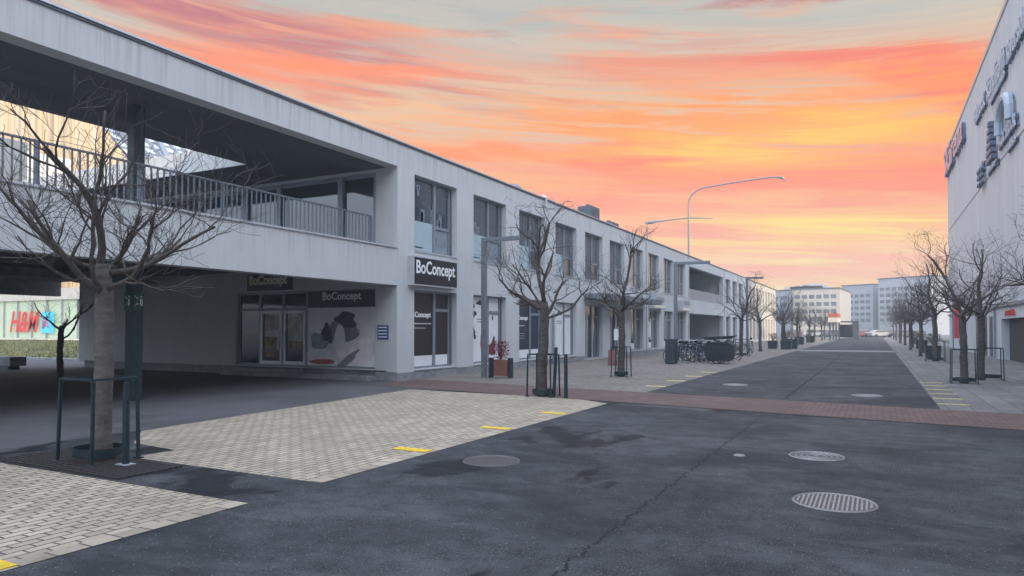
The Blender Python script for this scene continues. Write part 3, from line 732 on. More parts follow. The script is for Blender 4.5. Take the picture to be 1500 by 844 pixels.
# roof gear
for i, (px, wd, hh, lab, xx) in enumerate(((747, 1.0, .45, 'low rounded grey roof vent nearest the camera on the roof edge', -13.9), (863, 1.25, 1.0, 'boxy grey ventilation unit in the middle of the roof edge', -14.3), (893, 1.1, .62, 'smaller grey ventilation unit just beyond the boxy one', -14.4))):
    Y = onX(px, 300, xx)[0]
    v = empty('roof_vent', (xx, Y, RT + .1), lab, 'roof vent', 'vents on the roof of the long building')
    m = MB()
    if i == 0:
        m.tube([(xx, Y, RT + .03), (xx, Y, RT + .3), (xx, Y, RT + .42), (xx, Y, RT + .48)], [.5, .5, .38, .1], 18)
        m.obj('dome', M_POLE, v, smooth=False)
        MB().tube([(FX + .14, Y + 1.7, 6.95), (FX + .14, Y + 1.7, RT + .1), (FX - .1, Y + 1.8, RT + .22)], .05, 8).obj('overflow_pipe', M_METAL, v)
    else:
        m.box(xx - .45, xx + .4, Y - wd / 2, Y + wd / 2, RT + .03, RT + .1 + hh); m.obj('casing', M_CASE, v, bevel=.03)
        m = MB()
        for j in range(5): m.box(xx + .401, xx + .42, Y - wd / 2 + .08, Y + wd / 2 - .08, RT + .15 + j * (hh - .1) / 5, RT + .18 + j * (hh - .1) / 5)
        m.cyl(xx, Y - .2, RT + .1 + hh, RT + .22 + hh, .14, 12); m.cyl(xx - .1, Y + .25, RT + .1 + hh, RT + .18 + hh, .1, 12)
        m.obj('louvre', M_FLASH, v)

# ------------------------------------------------------------------ second (sunlit) building beyond
B2 = empty('office_building', (FX, 84, 0), 'sunlit cream two storey building at the far end of the long left front', 'building')
h2 = []
for i in range(9):
    a = 85 + i * 2.65
    h2 += [(a, a + 1.6, 3.9, 6.6), (a, a + 1.6, .3, 2.9)]
m = MB(); m.wall(83.7, 109, 0, 7.3, h2, .35, fm); m.box(FX - 14, FX - .351, 108.7, 109, 0, 7.3); m.obj('wall', M_WALLS, B2)
MB().box(FX - 14, FX + .05, 83.7, 109.05, 7.301, 7.42).obj('roof', M_FLASH, B2)
for a, b_, z0, z1 in h2:
    wn = MB().box(FX - .3, FX - .22, a + .7, a + .78, z0 + .01, z1 - .01).obj('window', M_FRAME, B2)
    MB().box(FX - .3, FX - .29, a, b_, z0, z1).obj('pane', M_GLASS, wn)

# ------------------------------------------------------------------ background buildings
def block(name, label, Y, x0, x1, z1, floors, bay, wm, gm, rot=0, depth=25, base=3.2, top=1.0, name_cat='building'):
    root = empty(name, (x0, Y, 0), label, name_cat); L = x1 - x0
    fh = (z1 - base - top) / floors; hs = []
    for f in range(floors):
        zc = base + f * fh
        n = int(L / bay)
        for i in range(n): u = .4 + i * (L - .8) / n; hs.append((u, u + (L - .8) / n * .76, zc + fh * .25, zc + fh * .78))
    m = MB(); m.wall(0, L, 0, z1, hs, .35, lambda u, z, w_: (u, w_, z))
    m.box(L - .3, L, .351, depth, 0, z1); m.box(0, .3, .351, depth, 0, z1); m.box(.3, L - .3, depth - .3, depth, 0, z1)
    def P(mb, nm, mt, par=root):
        mb.v = [(v[0] + root.location.x, v[1] + root.location.y, v[2]) for v in mb.v]; return mb.obj(nm, mt, par)
    P(m, 'wall', wm)
    P(MB().box(-.15, L + .15, -.15, depth, z1 + .001, z1 + .3), 'roof', M_FLASH)
    cnt = 0
    for h in hs:
        if cnt >= 96: break
        P(MB().box(h[0], h[1], .2, .22, h[2], h[3]), 'window', gm); cnt += 1
    if len(hs) > 96:
        mb = MB()
        for h in hs[96:]: mb.box(h[0], h[1], .2, .22, h[2], h[3])
        tag(P(mb, 'window', gm), kind='stuff')
    root.rotation_euler = (0, 0, rot); return root
M_BG1 = mat('far_cream_wall', (.42, .39, .34), .8, .08, .5)
M_BG2 = mat('far_grey_wall', (.36, .38, .41), .8, .1, .5)
M_BGL = mat('far_glass', (.10, .12, .15), .2, .5, .3, ior=1.8)
def XatY(px, Y): return onY(px, 480, Y)[0]
def ZatY(px, py, Y): return onY(px, py, Y)[1]
Y = 190
b1 = block('office_block', 'cream four storey office block in the distance left of the street end', Y, XatY(1162, Y), XatY(1231, Y), ZatY(1190, 424, Y), 4, 1.6, M_BG1, M_BGL, R(-4))
block('office_block', 'blue grey office wing just left of the cream office block', Y + 8, XatY(1128, Y + 8), XatY(1164, Y + 8), ZatY(1145, 427, Y + 8), 4, 2.3, M_BG2, M_BGL, R(-28))
Y = 230
block('office_block', 'big blue grey office block closing the street, lower left wing', Y, XatY(1234, Y), XatY(1288, Y), ZatY(1260, 419, Y), 5, 1.7, M_BG2, M_BGL, R(-33), top=2.2)
block('office_block', 'big blue grey office block closing the street, taller right wing', Y - 9, XatY(1287, Y - 9), XatY(1352, Y - 9) + 4, ZatY(1310, 409, Y - 9), 6, 1.8, M_BG2, M_BGL, R(-33), top=2.0)
m = MB(); rr = random.Random(4)
for i in range(5): 
    a = XatY(1150 + i * 9, 198); m.box(a, a + 3 + rr.random() * 2, 196, 203, ZatY(1180, 424, 198), ZatY(1180, 424 - 3 - rr.random() * 5, 198))
m.obj('rooftop_plant', M_BG2, label='jumble of grey plant rooms on the roof of the cream office block', cat='roof plant')

# mall behind the terrace, fashion shop
ML = empty('shopping_centre', (-75, 40, 0), 'large shopping centre with golden ribbed cladding seen through the terrace opening on the left', 'building')
M_GOLD = bpy.data.materials.new('golden_ribs'); M_GOLD.use_nodes = True
N = NT(M_GOLD.node_tree); b = M_GOLD.node_tree.nodes['Principled BSDF']
geo = N.new('ShaderNodeNewGeometry').outputs['Position']
rb = N.noise(N.mapv(geo, (.6, 1.1, .0)), 1.1, 5, .8)
N.put(b.inputs['Base Color'], N.ramp(rb, [(.3, (.16, .11, .06, 1)), (.46, (.5, .38, .22, 1)), (.56, (.62, .5, .32, 1)), (.62, (.3, .24, .2, 1)), (.72, (.75, .64, .45, 1))])); b.inputs['Roughness'].default_value = .45; b.inputs['Metallic'].default_value = .2
XW = -95; wf_ = lambda u, z, w_: (XW - w_, u, z)
m = MB(); n = 60
prof = []
for i in range(n):
    y0 = 36 + i * 1.0; h = 33 - max(0, (y0 - 53)) ** 1.5 * .26
    if h < 12: h = 12
    m.box(XW - .5, XW + (.25 if i % 2 else 0), y0, y0 + .999, 4, h)
m.obj('ribbed_cladding', M_GOLD, ML)
MB().box(XW + .3, XW + .6, 36, 49, 20.2, 25).obj('dark_band', mat('band_grey', (.13, .14, .16), .5, .2, .3), ML)
MB().box(XW + .3, XW + .65, 49, 54.5, 19, 24).obj('white_panel', mat('panel_white', (.65, .62, .56), .5, .1, .5), ML)
m = MB()
for i in range(6): m.box(XW + .66, XW + .7, 55 + i * 1.3, 55.9 + i * 1.3, 18 - i * .5, 22.5 - i * 1.0)
m.obj('arched_window', M_GLASS, ML)
m = MB(); m.box(XW + .3, XW + 1.5, 36, 96, 12.0, 12.7); m.box(XW + .3, XW + 1.2, 36, 96, 8.5, 9.2); m.obj('ledge', mat('ledge_cream', (.6, .55, .45), .6), ML)
# glass roof
gr = MB(); gx = MB()
for i in range(34):
    y0 = 46 + i * 3
    gr.add([(XW - 4, y0, 8), (XW - 4, y0 + 2.6, 8), (XW - 60, y0 + 2.6, 58), (XW - 60, y0, 58)], [(0, 1, 2, 3)])
    gx.bar((XW - 3.9, y0 + 2.8, 8.2), (XW - 59.9, y0 + 2.8, 58.2), .6, .6)
for j in range(30):
    t = j / 29; gx.bar((XW - 3.9 - 56 * t, 46, 8.3 + 50 * t), (XW - 3.9 - 56 * t, 148, 8.3 + 50 * t), .3, .3)
for j in range(4):
    gx.bar((XW - 3, 60 + j * 22, 9), (XW - 52, 78 + j * 22, 53), .9, .9); gx.bar((XW - 3, 78 + j * 22, 9), (XW - 52, 60 + j * 22, 53), .9, .9)
gr.obj('glass_roof', mat('roof_glass', (.62, .70, .82), .25, .2, .4), ML); gx.obj('roof_frame', mat('roof_frame', (.12, .15, .2), .5), ML)
# shop box
HX0, HX1 = XatY(0, 40) - 12, XatY(118, 40) + 3
m = MB(); m.wall(HX0, HX1, 0, 5.6, [(HX0 + 2, HX1 - .4, .68, 4.5)], .4, lambda u, z, w_: (u, 40 + w_, z)); m.box(HX0, HX1, 40.41, 60, 5.3, 5.6); m.box(HX1 - .3, HX1, 40.41, 60, 0, 5.29)
m.obj('shop_wall', mat('shop_wall_pale', (.45, .44, .42), .7, .1, 1), ML)
m = MB(); u = HX0 + 2
while u < HX1: m.box(u - .06, u + .06, 40.1, 40.25, .69, 4.49); u += 2.6
win = m.obj('shop_window', M_FRAME, ML)
MB().box(HX0 + 2, HX1 - .4, 40.3, 40.33, .68, 4.5).obj('pane', mat('lit_shop_glass', (.33, .40, .32), .3, .15, .5, emit=(.55, .75, .5), estr=.25), win)
def HXp(px): return XatY(px, 40)
hx = HXp(13)
text_obj('H&M', 'lettering', M_RED, ML, (HXp(14), 40.05, ZatY(30, 487, 40)), (1, 0, 0), (0, 0, 1), width=HXp(57) - HXp(14), height=ZatY(30, 456, 40) - ZatY(30, 487, 40), extrude=.05, shear=.35, bold=.012)
ps = MB().box(HXp(60), HXp(78), 40.02, 40.06, ZatY(70, 488, 40), ZatY(70, 457, 40)).obj('advert_poster', mat('poster_cyan', (.05, .42, .60), .4, .25, .8, emit=(.1, .6, .8), estr=.15), ML)
a_, c_ = HXp(66), ZatY(70, 472, 40)
m = MB().tube([(a_, 40.0, c_ + .55), (a_ + .1, 40.0, c_ + .1), (a_ - .35, 40, c_ - .6)], [.14, .28, .12], 8); m.tube([(a_ + .1, 40.0, c_ + .1), (a_ + .55, 40, c_ - .5)], [.2, .1], 8); m.tube([(a_, 40, c_ + .5), (a_ + .5, 40, c_ + .2)], [.09, .06], 6)
m.obj('poster_print', mat('print_purple', (.25, .12, .25), .5, .5, 4), ps)
MB().box(HX0, HX1 + 2, 36.5, 39.9, -.2, .62).obj('kerb', M_WALLS, kind='structure')

# lawn bank
mb = MB(); nx, ny = 40, 20
LX0, LX1, LY0, LY1 = -95, -31.6, 20.5, 36.4
rnd = random.Random(9)
vs = []
for j in range(ny + 1):
    for i in range(nx + 1):
        vs.append((LX0 + (LX1 - LX0) * i / nx, LY0 + (LY1 - LY0) * j / ny, .03 + .58 * (j / ny) ** .8 + rnd.uniform(-.02, .02) * (0 < j < ny)))
mb.add(vs, [(j * (nx + 1) + i, j * (nx + 1) + i + 1, (j + 1) * (nx + 1) + i + 1, (j + 1) * (nx + 1) + i) for j in range(ny) for i in range(nx)])
for i in range(9000):
    x = rnd.uniform(-70, LX1); y = rnd.uniform(LY0, LY1); z = .03 + .58 * ((y - LY0) / (LY1 - LY0)) ** .8 - .02; h = rnd.uniform(.06, .16); a = rnd.uniform(0, 3.14); q = .04
    mb.add([(x - q * math.cos(a), y - q * math.sin(a), z), (x + q * math.cos(a), y + q * math.sin(a), z), (x + rnd.uniform(-.05, .05), y, z + h)], [(0, 1, 2)])
mb.obj('grass', mat('lawn_olive', (.085, .09, .03), .9, .5, 1.5), kind='stuff', label='olive green winter lawn sloping up to the fashion shop', cat='grass')
MB().box(-95, -31.4, 20.2, 20.49, 0, .14).obj('kerb', M_PLINTH, kind='structure')
bn = empty('bench', (-30.8, 15.2, 0), 'low concrete bench block at the left edge of the covered passage', 'bench')
MB().box(-33, -29.9, 15.0, 15.6, .14, .5).obj('seat', M_PLINTH, bn, bevel=.02); MB().box(-32.7, -30.2, 15.1, 15.5, 0, .139).obj('base', M_FLASH, bn)

# ------------------------------------------------------------------ mall on the right
RX = 5.75; RZ = 17.3; RY1 = 72.5
ML2 = empty('shopping_centre', (RX, RY1, 0), 'tall windowless grey panel clad shopping centre along the right side with raised signs', 'building')
mm_ = bpy.data.materials.new('ribbed_panels'); mm_.use_nodes = True; N = NT(mm_.node_tree); b = mm_.node_tree.nodes['Principled BSDF']
geo = N.new('ShaderNodeNewGeometry').outputs['Position']; sp = N.new('ShaderNodeSeparateXYZ'); N.l.new(geo, sp.inputs[0])
wv = N.math('FRACT', N.math('MULTIPLY', sp.outputs[1], 1.6)); groove = N.math('LESS_THAN', wv, .08)
st = N.noise(N.mapv(geo, (1, 1.6, .06)), 1.3, 7, .65)
c = N.ramp(st, [(.35, (.56, .585, .61, 1)), (.7, (.45, .475, .51, 1))])
c = N.mix(N.math('MULTIPLY', groove, .3), c, (.14, .15, .17, 1))
N.put(b.inputs['Base Color'], c); b.inputs['Roughness'].default_value = .6
bn_ = N.new('ShaderNodeBump'); bn_.inputs['Strength'].default_value = .5; bn_.inputs['Distance'].default_value = .03
N.put(bn_.inputs['Height'], N.math('SUBTRACT', 1.0, groove)); N.put(b.inputs['Normal'], bn_.outputs[0])
GY0 = onX(1467, 500, RX)[0]
GZ = onX(1470, 467, RX)[1]
m = MB(); m.wall(-70, RY1, -.1, RZ, [(GY0 - 9, GY0, .0, GZ)], .4, lambda u, z, w_: (RX + w_, u, z))
m.box(RX + .401, RX + 45, RY1 - .4, RY1, -.1, RZ); m.obj('wall', mm_, ML2)
MB().box(RX - .06, RX + 45, -70, RY1 + .06, RZ + .001, RZ + .25).obj('roof', M_METAL, ML2)
lz = onX(1455, 452, RX)[1]
MB().box(RX - .12, RX - .001, -70, RY1, lz, lz + .14).obj('ledge', M_FRAME, ML2)
MB().box(RX - .03, RX - .001, -70, RY1 - .3, 10.2, 10.225).obj('panel_joint', M_FRAME, ML2)
MB().box(RX + .35, RX + .38, GY0 - 9, GY0, .0, GZ).obj('garage_door', mat('garage_dark', (.03, .032, .036), .6), ML2)
m = MB()
for yy in (GY0 + 3, GY0 + 5.2, GY0 + 9): m.box(RX - .04, RX - .001, yy, yy + 1.0, .05, 2.3)
m.obj('service_door', M_FLASH, ML2)
m = MB()
for yy in (GY0 + 1.5, GY0 + 7.5): m.tube([(RX - .1, yy, .05), (RX - .1, yy, lz)], .06, 8)
m.obj('downpipe', M_FRAME, ML2)
def rsign(s, px0, px1, py_top, py_bot, mtx, label, depth=.35, pc=None, bold=.02, case=None):
    pc = pc or (px0 + px1) / 2
    ya = onX(px0, 300, RX)[0]; yb = onX(px1, 300, RX)[0]; yc = onX(pc, 300, RX)[0]
    zt = onX(pc, py_top, RX)[1]; zb = onX(pc, py_bot, RX)[1]
    root = empty('wall_sign', (RX - .02, yc, zb), label, 'sign', 'raised signs on the right shopping centre wall')
    text_obj(s, 'lettering', mtx, root, (RX - depth * .5, ya, zb), (0, -1, 0), (0, 0, 1), width=ya - yb, height=zt - zb, extrude=.05, bold=bold)
    text_obj(s, 'backing', M_NAVSH, root, (RX - .001, ya, zb), (0, -1, 0), (0, 0, 1), width=ya - yb, height=zt - zb, extrude=depth * .5 - .06, bold=bold + .008)
    return root, ya, yb, zb, zt
M_NAVSH = mat('sign_side_blue', (.11, .14, .20), .5)
M_SGL = mat('sign_letters_grey', (.42, .48, .56), .45)
M_PINK = mat('sign_letters_pink', (.62, .38, .42), .45)
rsign('Skårena', 1389, 1417, 188, 232, M_PINK, 'large pinkish raised lettering at the far top corner of the right wall', .5, 1403, .01)
rsign('Bikrock', 1434, 1450, 140, 165, M_SGL, 'small script lettering sign near the top, right of the pink lettering', .3)
rsign('Scandinavia', 1453, 1481, 80, 118, M_SGL, 'two line lettering sign high on the right wall', .3)
rsign('kulturhus', 1456, 1480, 104, 128, M_SGL, 'lower line of lettering under the high two line sign', .25)
rsign('Riverside', 1484, 1515, 22, 58, M_SGL, 'lettering cut by the top right corner of the picture', .3)
rsign('MAGIC FLOOR', 1468, 1496, 180, 200, M_SGL, 'lettering under the arch emblem on the right wall', .3)
rsign('Studio', 1480, 1495, 202, 214, M_SGL, 'tiny lettering at the bottom of the arch emblem sign', .25)
rsign('PARK', 1437, 1446, 240, 254, M_SGL, 'small lettering above the wave emblem, lowest sign of the right wall', .3)
rsign('Avdeling', 1451, 1466, 238, 250, M_SGL, 'lettering under the tree shaped emblem', .3)
yl, zl = onX(1472, 192, RX); yr, zr = onX(1489, 192, RX); zt = onX(1480, 142, RX)[1]; zb = onX(1480, 186, RX)[1]
pts = []
for i in range(13):
    a = math.pi * i / 12; pts.append((RX - .25, (yl + yr) / 2 + math.cos(a) * abs(yl - yr) / 2, zb + (zt - zb) * math.sin(a) ** .6))
MB().tube(pts, .2, 8).obj('arch_sign', M_SGL, label='raised arch shaped emblem on the right shopping centre wall', cat='sign')
m = MB(); yc, zc = onX(1457, 226, RX)
for j in range(6): hw = .25 + .17 * j; m.box(RX - .3, RX - .002, yc - hw, yc + hw, zc + 1.5 - j * .38, zc + 1.75 - j * .38)
m.obj('tree_emblem', M_NAVSH, label='stepped tree shaped emblem made of stacked bars on the right wall', cat='sign')
m = MB(); yc, zc = onX(1442, 262, RX)
for j in range(3):
    m.tube([(RX - .2, yc + 1.0 - .25 * i, zc + .5 - j * .4 + .12 * math.sin(i * 1.6)) for i in range(9)], .09, 6)
m.obj('wave_emblem', M_NAVSH, label='three wavy lines emblem, lowest on the right wall', cat='sign')
ya, yb = onX(1473, 460, RX)[0], onX(1488, 460, RX)[0]; za = onX(1480, 462, RX)[1]; zb_ = onX(1480, 454, RX)[1]
text_obj('ARENA', 'red_sign', M_RED, None, (RX - .002, ya, za), (0, -1, 0), (0, 0, 1), width=ya - yb, height=zb_ - za, extrude=.05, bold=.03, label='small red lettering above the dark garage opening on the right', cat='sign')
yq = onX(1396, 480, RX - .6)[0]
ban = empty('banner', (RX - .6, yq, 0), 'narrow vertical red banner by the far end of the right wall', 'banner')
MB().cyl(RX - .6, yq, 0, 4.2, .04, 8).obj('pole', M_POLE, ban); MB().box(RX - .58, RX - .1, yq - .5, yq - .46, .9, 3.9).obj('cloth', mat('banner_red', (.5, .06, .07), .6), ban)

# ------------------------------------------------------------------ trees
def gen_tree(seed, fork=2.1, top=4.2, spread=1.5, r0=.125, limbs=8, twigs=1.0, lean=0.0, minor=4, leader=True):
    rnd = random.Random(seed); T = MB(); C = MB()
    bump = lambda s: (rnd.uniform(-s, s), rnd.uniform(-s, s))
    n = 14; pts = []; rad = []
    for i in range(n + 1):
        t = i / n; z = (fork + .12) * t; a, b_ = bump(.012)
        pts.append((lean * t * t + a + .03 * math.sin(t * 4 + seed), b_, z - .02)); rad.append(r0 * (1.22 if i == 0 else 1.0) * (1.05 - .17 * t) * (1 + rnd.uniform(-.05, .05)))
    rad[-1] = r0 * .7
    T.tube(pts, rad, 12)
    top_p = Vector(pts[-2])
    def br(p, d, L, r, lvl):
        k = {0: 9, 1: 7, 2: 5, 3: 4}[lvl]; P = [p.copy()]; rr = [r]; d = d.normalized()
        kink = {0: .27, 1: .34, 2: .36, 3: .32}[lvl]
        for i in range(k):
            d = (d + Vector((rnd.uniform(-1, 1), rnd.uniform(-1, 1), rnd.uniform(-.8, .9))) * kink + Vector((0, 0, {0: .06, 1: .05, 2: .04, 3: .02}[lvl]))).normalized()
            p = p + d * (L / k) * rnd.uniform(.8, 1.2)
            if p.z > top + .1 * (lvl == 3): p.z = top + rnd.uniform(-.1, .1); d.z = abs(d.z) * .2
            P.append(p.copy()); rr.append(max(.0028, r * (1 - .5 * (i + 1) / k) * rnd.uniform(.86, 1.22 if lvl < 2 else 1.1)))
        C.tube(P, rr, {0: 8, 1: 6, 2: 4, 3: 3}[lvl], cap=lvl < 2)
        if lvl == 3: return
        nc = {0: rnd.randint(4, 6), 1: rnd.randint(4, 6), 2: rnd.randint(3, 5)}[lvl]
        nc = max(1, int(nc * (twigs if lvl else 1)))
        for j in range(nc):
            i = rnd.randint(1 if lvl else 2, k); a = P[i]; dd = (P[i] - P[i - 1]).normalized()
            side = Vector((rnd.uniform(-1, 1), rnd.uniform(-1, 1), rnd.uniform(-.35, .8))).normalized()
            nd = (dd * rnd.uniform(.35, .9) + side * rnd.uniform(.5, .95))
            br(a, nd, L * {0: rnd.uniform(.35, .65), 1: rnd.uniform(.4, .75), 2: rnd.uniform(.5, .95)}[lvl], rr[i] * {0: .5, 1: .48, 2: .55}[lvl], lvl + 1)
    if leader: br(top_p, Vector((lean * .3, 0, 1)), (top - fork) * .85, r0 * .5, 0)
    for i in range(limbs):
        a = 2 * math.pi * (i + rnd.uniform(-.3, .3)) / limbs; e = R(rnd.choice((12, 24, 36, 52)) + rnd.uniform(-6, 6))
        z = fork - rnd.uniform(-.08, .38)
        st = Vector((lean * (z / fork) ** 2, 0, z))
        br(st, Vector((math.cos(a) * math.cos(e), math.sin(a) * math.cos(e), math.sin(e))), spread * rnd.uniform(.8, 1.1), r0 * rnd.uniform(.24, .38), 0)
    return T, C
def tree_thing(T, C, label, group, bark=None):
    root = empty('bare_tree', (0, 0, 0), label, 'tree', group)
    T.obj('trunk', bark or M_BARK2, root, smooth=True); C.obj('crown', M_TWIG, root, smooth=True); return root
TG = 'bare street trees on both pavements'
t1 = tree_thing(*gen_tree(19, 2.3, 4.35, 1.45, .112, 8, 1.15, .03), 'bare pollarded tree nearest the camera on the left, in front of the terrace', TG, M_BARK)
x, y = G(148, 674); t1.location = (x, y, 0)
t2 = tree_thing(*gen_tree(23, 2.15, 4.6, 1.35, .12, 6, .85, .0), 'bare tree with dark trunk in front of the navy shop window', TG)
x, y = G(796, 581); t2.location = (x, y, 0); t2p = (x, y)
t3 = tree_thing(*gen_tree(37, 2.3, 4.9, 1.5, .12, 6, .8, .0), 'bare tree in front of the canopy entrance, third on the left', TG)
x, y = G(910, 552); t3.location = (x, y, 0); t3p = (x, y)
low = [tree_thing(*gen_tree(s, 2.0, 4.4, 1.45, .1, 6, .8, .0), 'x', TG) for s in (51, 52)]
used = [False, False]
def place(i, x, y, rz, sc, label):
    global used
    if used[i]: o = copy_tree(low[i])
    else: o = low[i]; used[i] = True
    o.location = (x, y, 0); o.rotation_euler = (0, 0, rz); o.scale = (sc, sc, sc); o['label'] = label; return o
rnd = random.Random(5)
od = ['first', 'second', 'third', 'fourth', 'fifth', 'sixth', 'seventh', 'eighth', 'ninth', 'tenth', 'eleventh', 'twelfth', 'thirteenth', 'fourteenth', 'fifteenth', 'sixteenth']
LT = [(-7.0, 42.4), (-7.3, 52), (-6.7, 60), (-7.2, 66), (-6.8, 73), (-7.2, 80), (-6.9, 88), (-7.0, 97), (-6.8, 107), (-7.1, 118), (-6.9, 130)]
for i, (x, y) in enumerate(LT): place(i % 2, x, y, rnd.uniform(0, 6.28), rnd.uniform(.95, 1.15), 'bare tree, %s beyond the bicycles in the left row receding down the street' % od[i])
x1_, y1_ = G(1412, 562); x2_, y2_ = G(1438, 557)
place(0, x1_, y1_, 1.2, 1.02, 'bare tree at the front of the right row, the left one of the close pair')
place(1, x2_, y2_, 4.0, 1.04, 'bare tree at the front of the right row, the right one of the close pair')
place(1, 3.9, 18.7, 2.0, 1.15, 'bare tree beyond the right edge, only twigs reaching into the picture')
RTs = [(2.6, 40.5), (2.3, 47), (2.7, 54), (2.3, 61), (2.7, 69), (2.5, 78), (2.4, 88), (2.6, 99), (2.5, 111), (2.4, 124)]
for i, (x, y) in enumerate(RTs): place((i + 1) % 2, x, y, rnd.uniform(0, 6.28), rnd.uniform(.95, 1.2) * (1.25 if i == 0 else 1), 'bare tree, %s behind the close pair in the right row' % od[i])
x, y = G(87, 560)
ft = tree_thing(*gen_tree(77, 1.6, 3.4, 1.3, .09, 4, .5, .1, leader=False), 'small dark forked tree in the shade of the passage before the fashion shop', 'trees in the covered passage')
ft.location = (x, y, 0)

# ------------------------------------------------------------------ tree guards, stakes
def guard(cx, cy, label, big=True, sc=1.0):
    root = empty('tree_guard', (cx, cy, 0), label, 'tree guard', 'dark steel tree guards')
    hw = .34 * sc; hh = .98
    for (sx, sy) in ((-1, -1), (1, -1), (1, 1), (-1, 1)):
        X, Y = cx + sx * hw * .95, cy + sy * hw * .8
        MB().bar((cx + sx * hw, cy + sy * hw * .85, .015), (X, Y, hh), .036, .028).box(cx + sx * hw - .05, cx + sx * hw + .05, cy + sy * hw * .85 - .04, cy + sy * hw * .85 + .04, .012, .024).obj('post', M_STEEL, root)
    q = [(cx - hw * .95, cy - hw * .8), (cx + hw * .95, cy - hw * .8), (cx + hw * .95, cy + hw * .8), (cx - hw * .95, cy + hw * .8)]
    m = MB()
    for i in range(4): a, b_ = q[i], q[(i + 1) % 4]; m.bar((a[0], a[1], hh + .02), (b_[0], b_[1], hh + .02), .036, .026)
    m.obj('top_rail', M_STEEL, root)
    m = MB(); nn = 28; r_ = .30 * sc
    for i in range(nn):
        a0, a1 = 6.2832 * i / nn, 6.2832 * (i + 1) / nn
        m.add([(cx + r_ * math.cos(a), cy + r_ * math.sin(a) * .9, z) for a, z in ((a0, .07), (a1, .07), (a1, .17), (a0, .17))] + [(cx + (r_ - .012) * math.cos(a), cy + (r_ - .012) * math.sin(a) * .9, z) for a, z in ((a0, .07), (a1, .07), (a1, .17), (a0, .17))], [(0, 1, 2, 3), (7, 6, 5, 4), (3, 2, 6, 7), (0, 4, 5, 1)])
    m.obj('ring', M_STEEL, root); return root
px_, py_ = t1.location.x, t1.location.y
g1 = guard(px_ - .02, py_ - .02, 'dark green steel guard around the trunk of the nearest tree')
x, y = G(184, 683)
sp_ = empty('sign_post', (x, y, 0), 'round dark steel post with bolted base plate beside the nearest tree guard', 'post')
MB().cyl(x, y, .03, .97, .042, 14, .036).obj('pole', M_STEEL, sp_, smooth=False)
MB().box(x - .09, x + .09, y - .07, y + .07, .012, .03).obj('base_plate', M_METAL, sp_)
# tree pit with boards
sheet('tree_pit', [(-9.6, 4.6), (-7.1, 4.6), (-7.1, 5.42), (-9.3, 5.55)], .009, M_GRATE)
m = MB()
for i in range(11): m.box(-9.5, -7.12, 4.63 + i * .072, 4.68 + i * .072, .0095, .02)
m.obj('grate', M_GRATE, label='dark slatted grate around the foot of the nearest tree', cat='tree grate')
guard(t2p[0], t2p[1], 'dark steel guard around the tree before the navy shop window', sc=.9)
x, y = G(829, 584); MB().cyl(x, y, 0, 1.02, .045, 12, .04).obj('bollard', M_STEEL, label='slim dark steel post standing free to the right of the second tree', cat='bollard', group='dark posts by the second tree')
x, y = G(813, 582); MB().tube([(x - .03, y, 0), (x + .03, y, 1.17)], .04, 12).obj('bollard', M_STEEL, label='taller leaning dark post tight against the second tree guard', cat='bollard', group='dark posts by the second tree')
guard(t3p[0], t3p[1], 'dark steel guard around the third tree on the left', sc=.8)
x, y = LT[0]; guard(x, y, 'dark steel guard around the tree beyond the bicycles', sc=1.2)
guard(x1_, y1_ - .0, 'dark steel guard around the left tree of the pair on the right', sc=.95)
guard(x2_ + .25, y2_ + .2, 'dark steel guard around the right tree of the pair on the right', sc=.95)
guard(RTs[0][0], RTs[0][1], 'dark guard around the tree behind the close pair on the right', sc=1.2)

# ------------------------------------------------------------------ lamps
def lamp(x, y, h, arm, label):
    root = empty('street_lamp', (x, y, 0), label, 'street lamp', 'grey street lamps with flat arms')
    MB().box(x - .075, x + .075, y - .075, y + .075, 0, h).obj('pole', M_POLE, root, bevel=.008)
    MB().box(x + .076, x + arm, y - .07, y + .07, h - .14, h - .01).obj('lamp_head', M_POLE, root, bevel=.01)
    MB().box(x + arm * .45, x + arm - .04, y - .05, y + .05, h - .148, h - .141).obj('diffuser', M_POSTER, root)
    MB().box(x - .13, x + .13, y - .13, y + .13, 0, .02).obj('base_plate', M_POLE, root)
x, y = G(709, 553); lamp(x, y, 4.62, 1.3, 'tall grey lamp post with flat arm in front of the first shop windows')
x, y = G(990, 532); lamp(x, y, 4.75, 1.6, 'grey lamp post with flat arm beside the parked bicycles')
x, y = G(1095, 519); lamp(x, y, 4.9, 1.0, 'dark lamp post beyond the bicycles, by the sunlit building')
# tall road lamps behind the building
xx = -20; Y = onX(1009, 400, xx)[0]; dd = (xx * -.463 + Y * .886); px2m = dd / F
zt = onX(1009, 300, xx)[1]; zarm = onX(1009, 320, xx)[1]
ll = empty('road_lamp', (xx, Y, 0), 'very tall road lamp behind the long roof, curved arm right and lower arm left', 'street lamp')
MB().tube([(xx, Y, 0), (xx, Y, zt)], [.16, .09], 10).obj('pole', M_POLE, ll)
P = []
for i in range(7): a = math.pi / 2 * i / 6; P.append((xx + 2.3 * (1 - math.cos(a)), Y, zt + 1.9 * math.sin(a)))
P += [(xx + 5.5, Y, zt + 2.15), (xx + 9.2, Y, zt + 2.35), (xx + 10.2, Y, zt + 2.3)]
MB().tube(P, .09, 8).obj('arm', M_POLE, ll)
MB().tube([(xx + 10.2, Y, zt + 2.28), (xx + 10.7, Y, zt + 2.15), (xx + 11.0, Y, zt + 1.8)], [.14, .16, .05], 8).obj('lamp_head', M_POLE, ll)
xh = onY(945, 325, Y); xe = onY(1044, 320, Y); z0_ = onX(1009, 321, xx)[1]
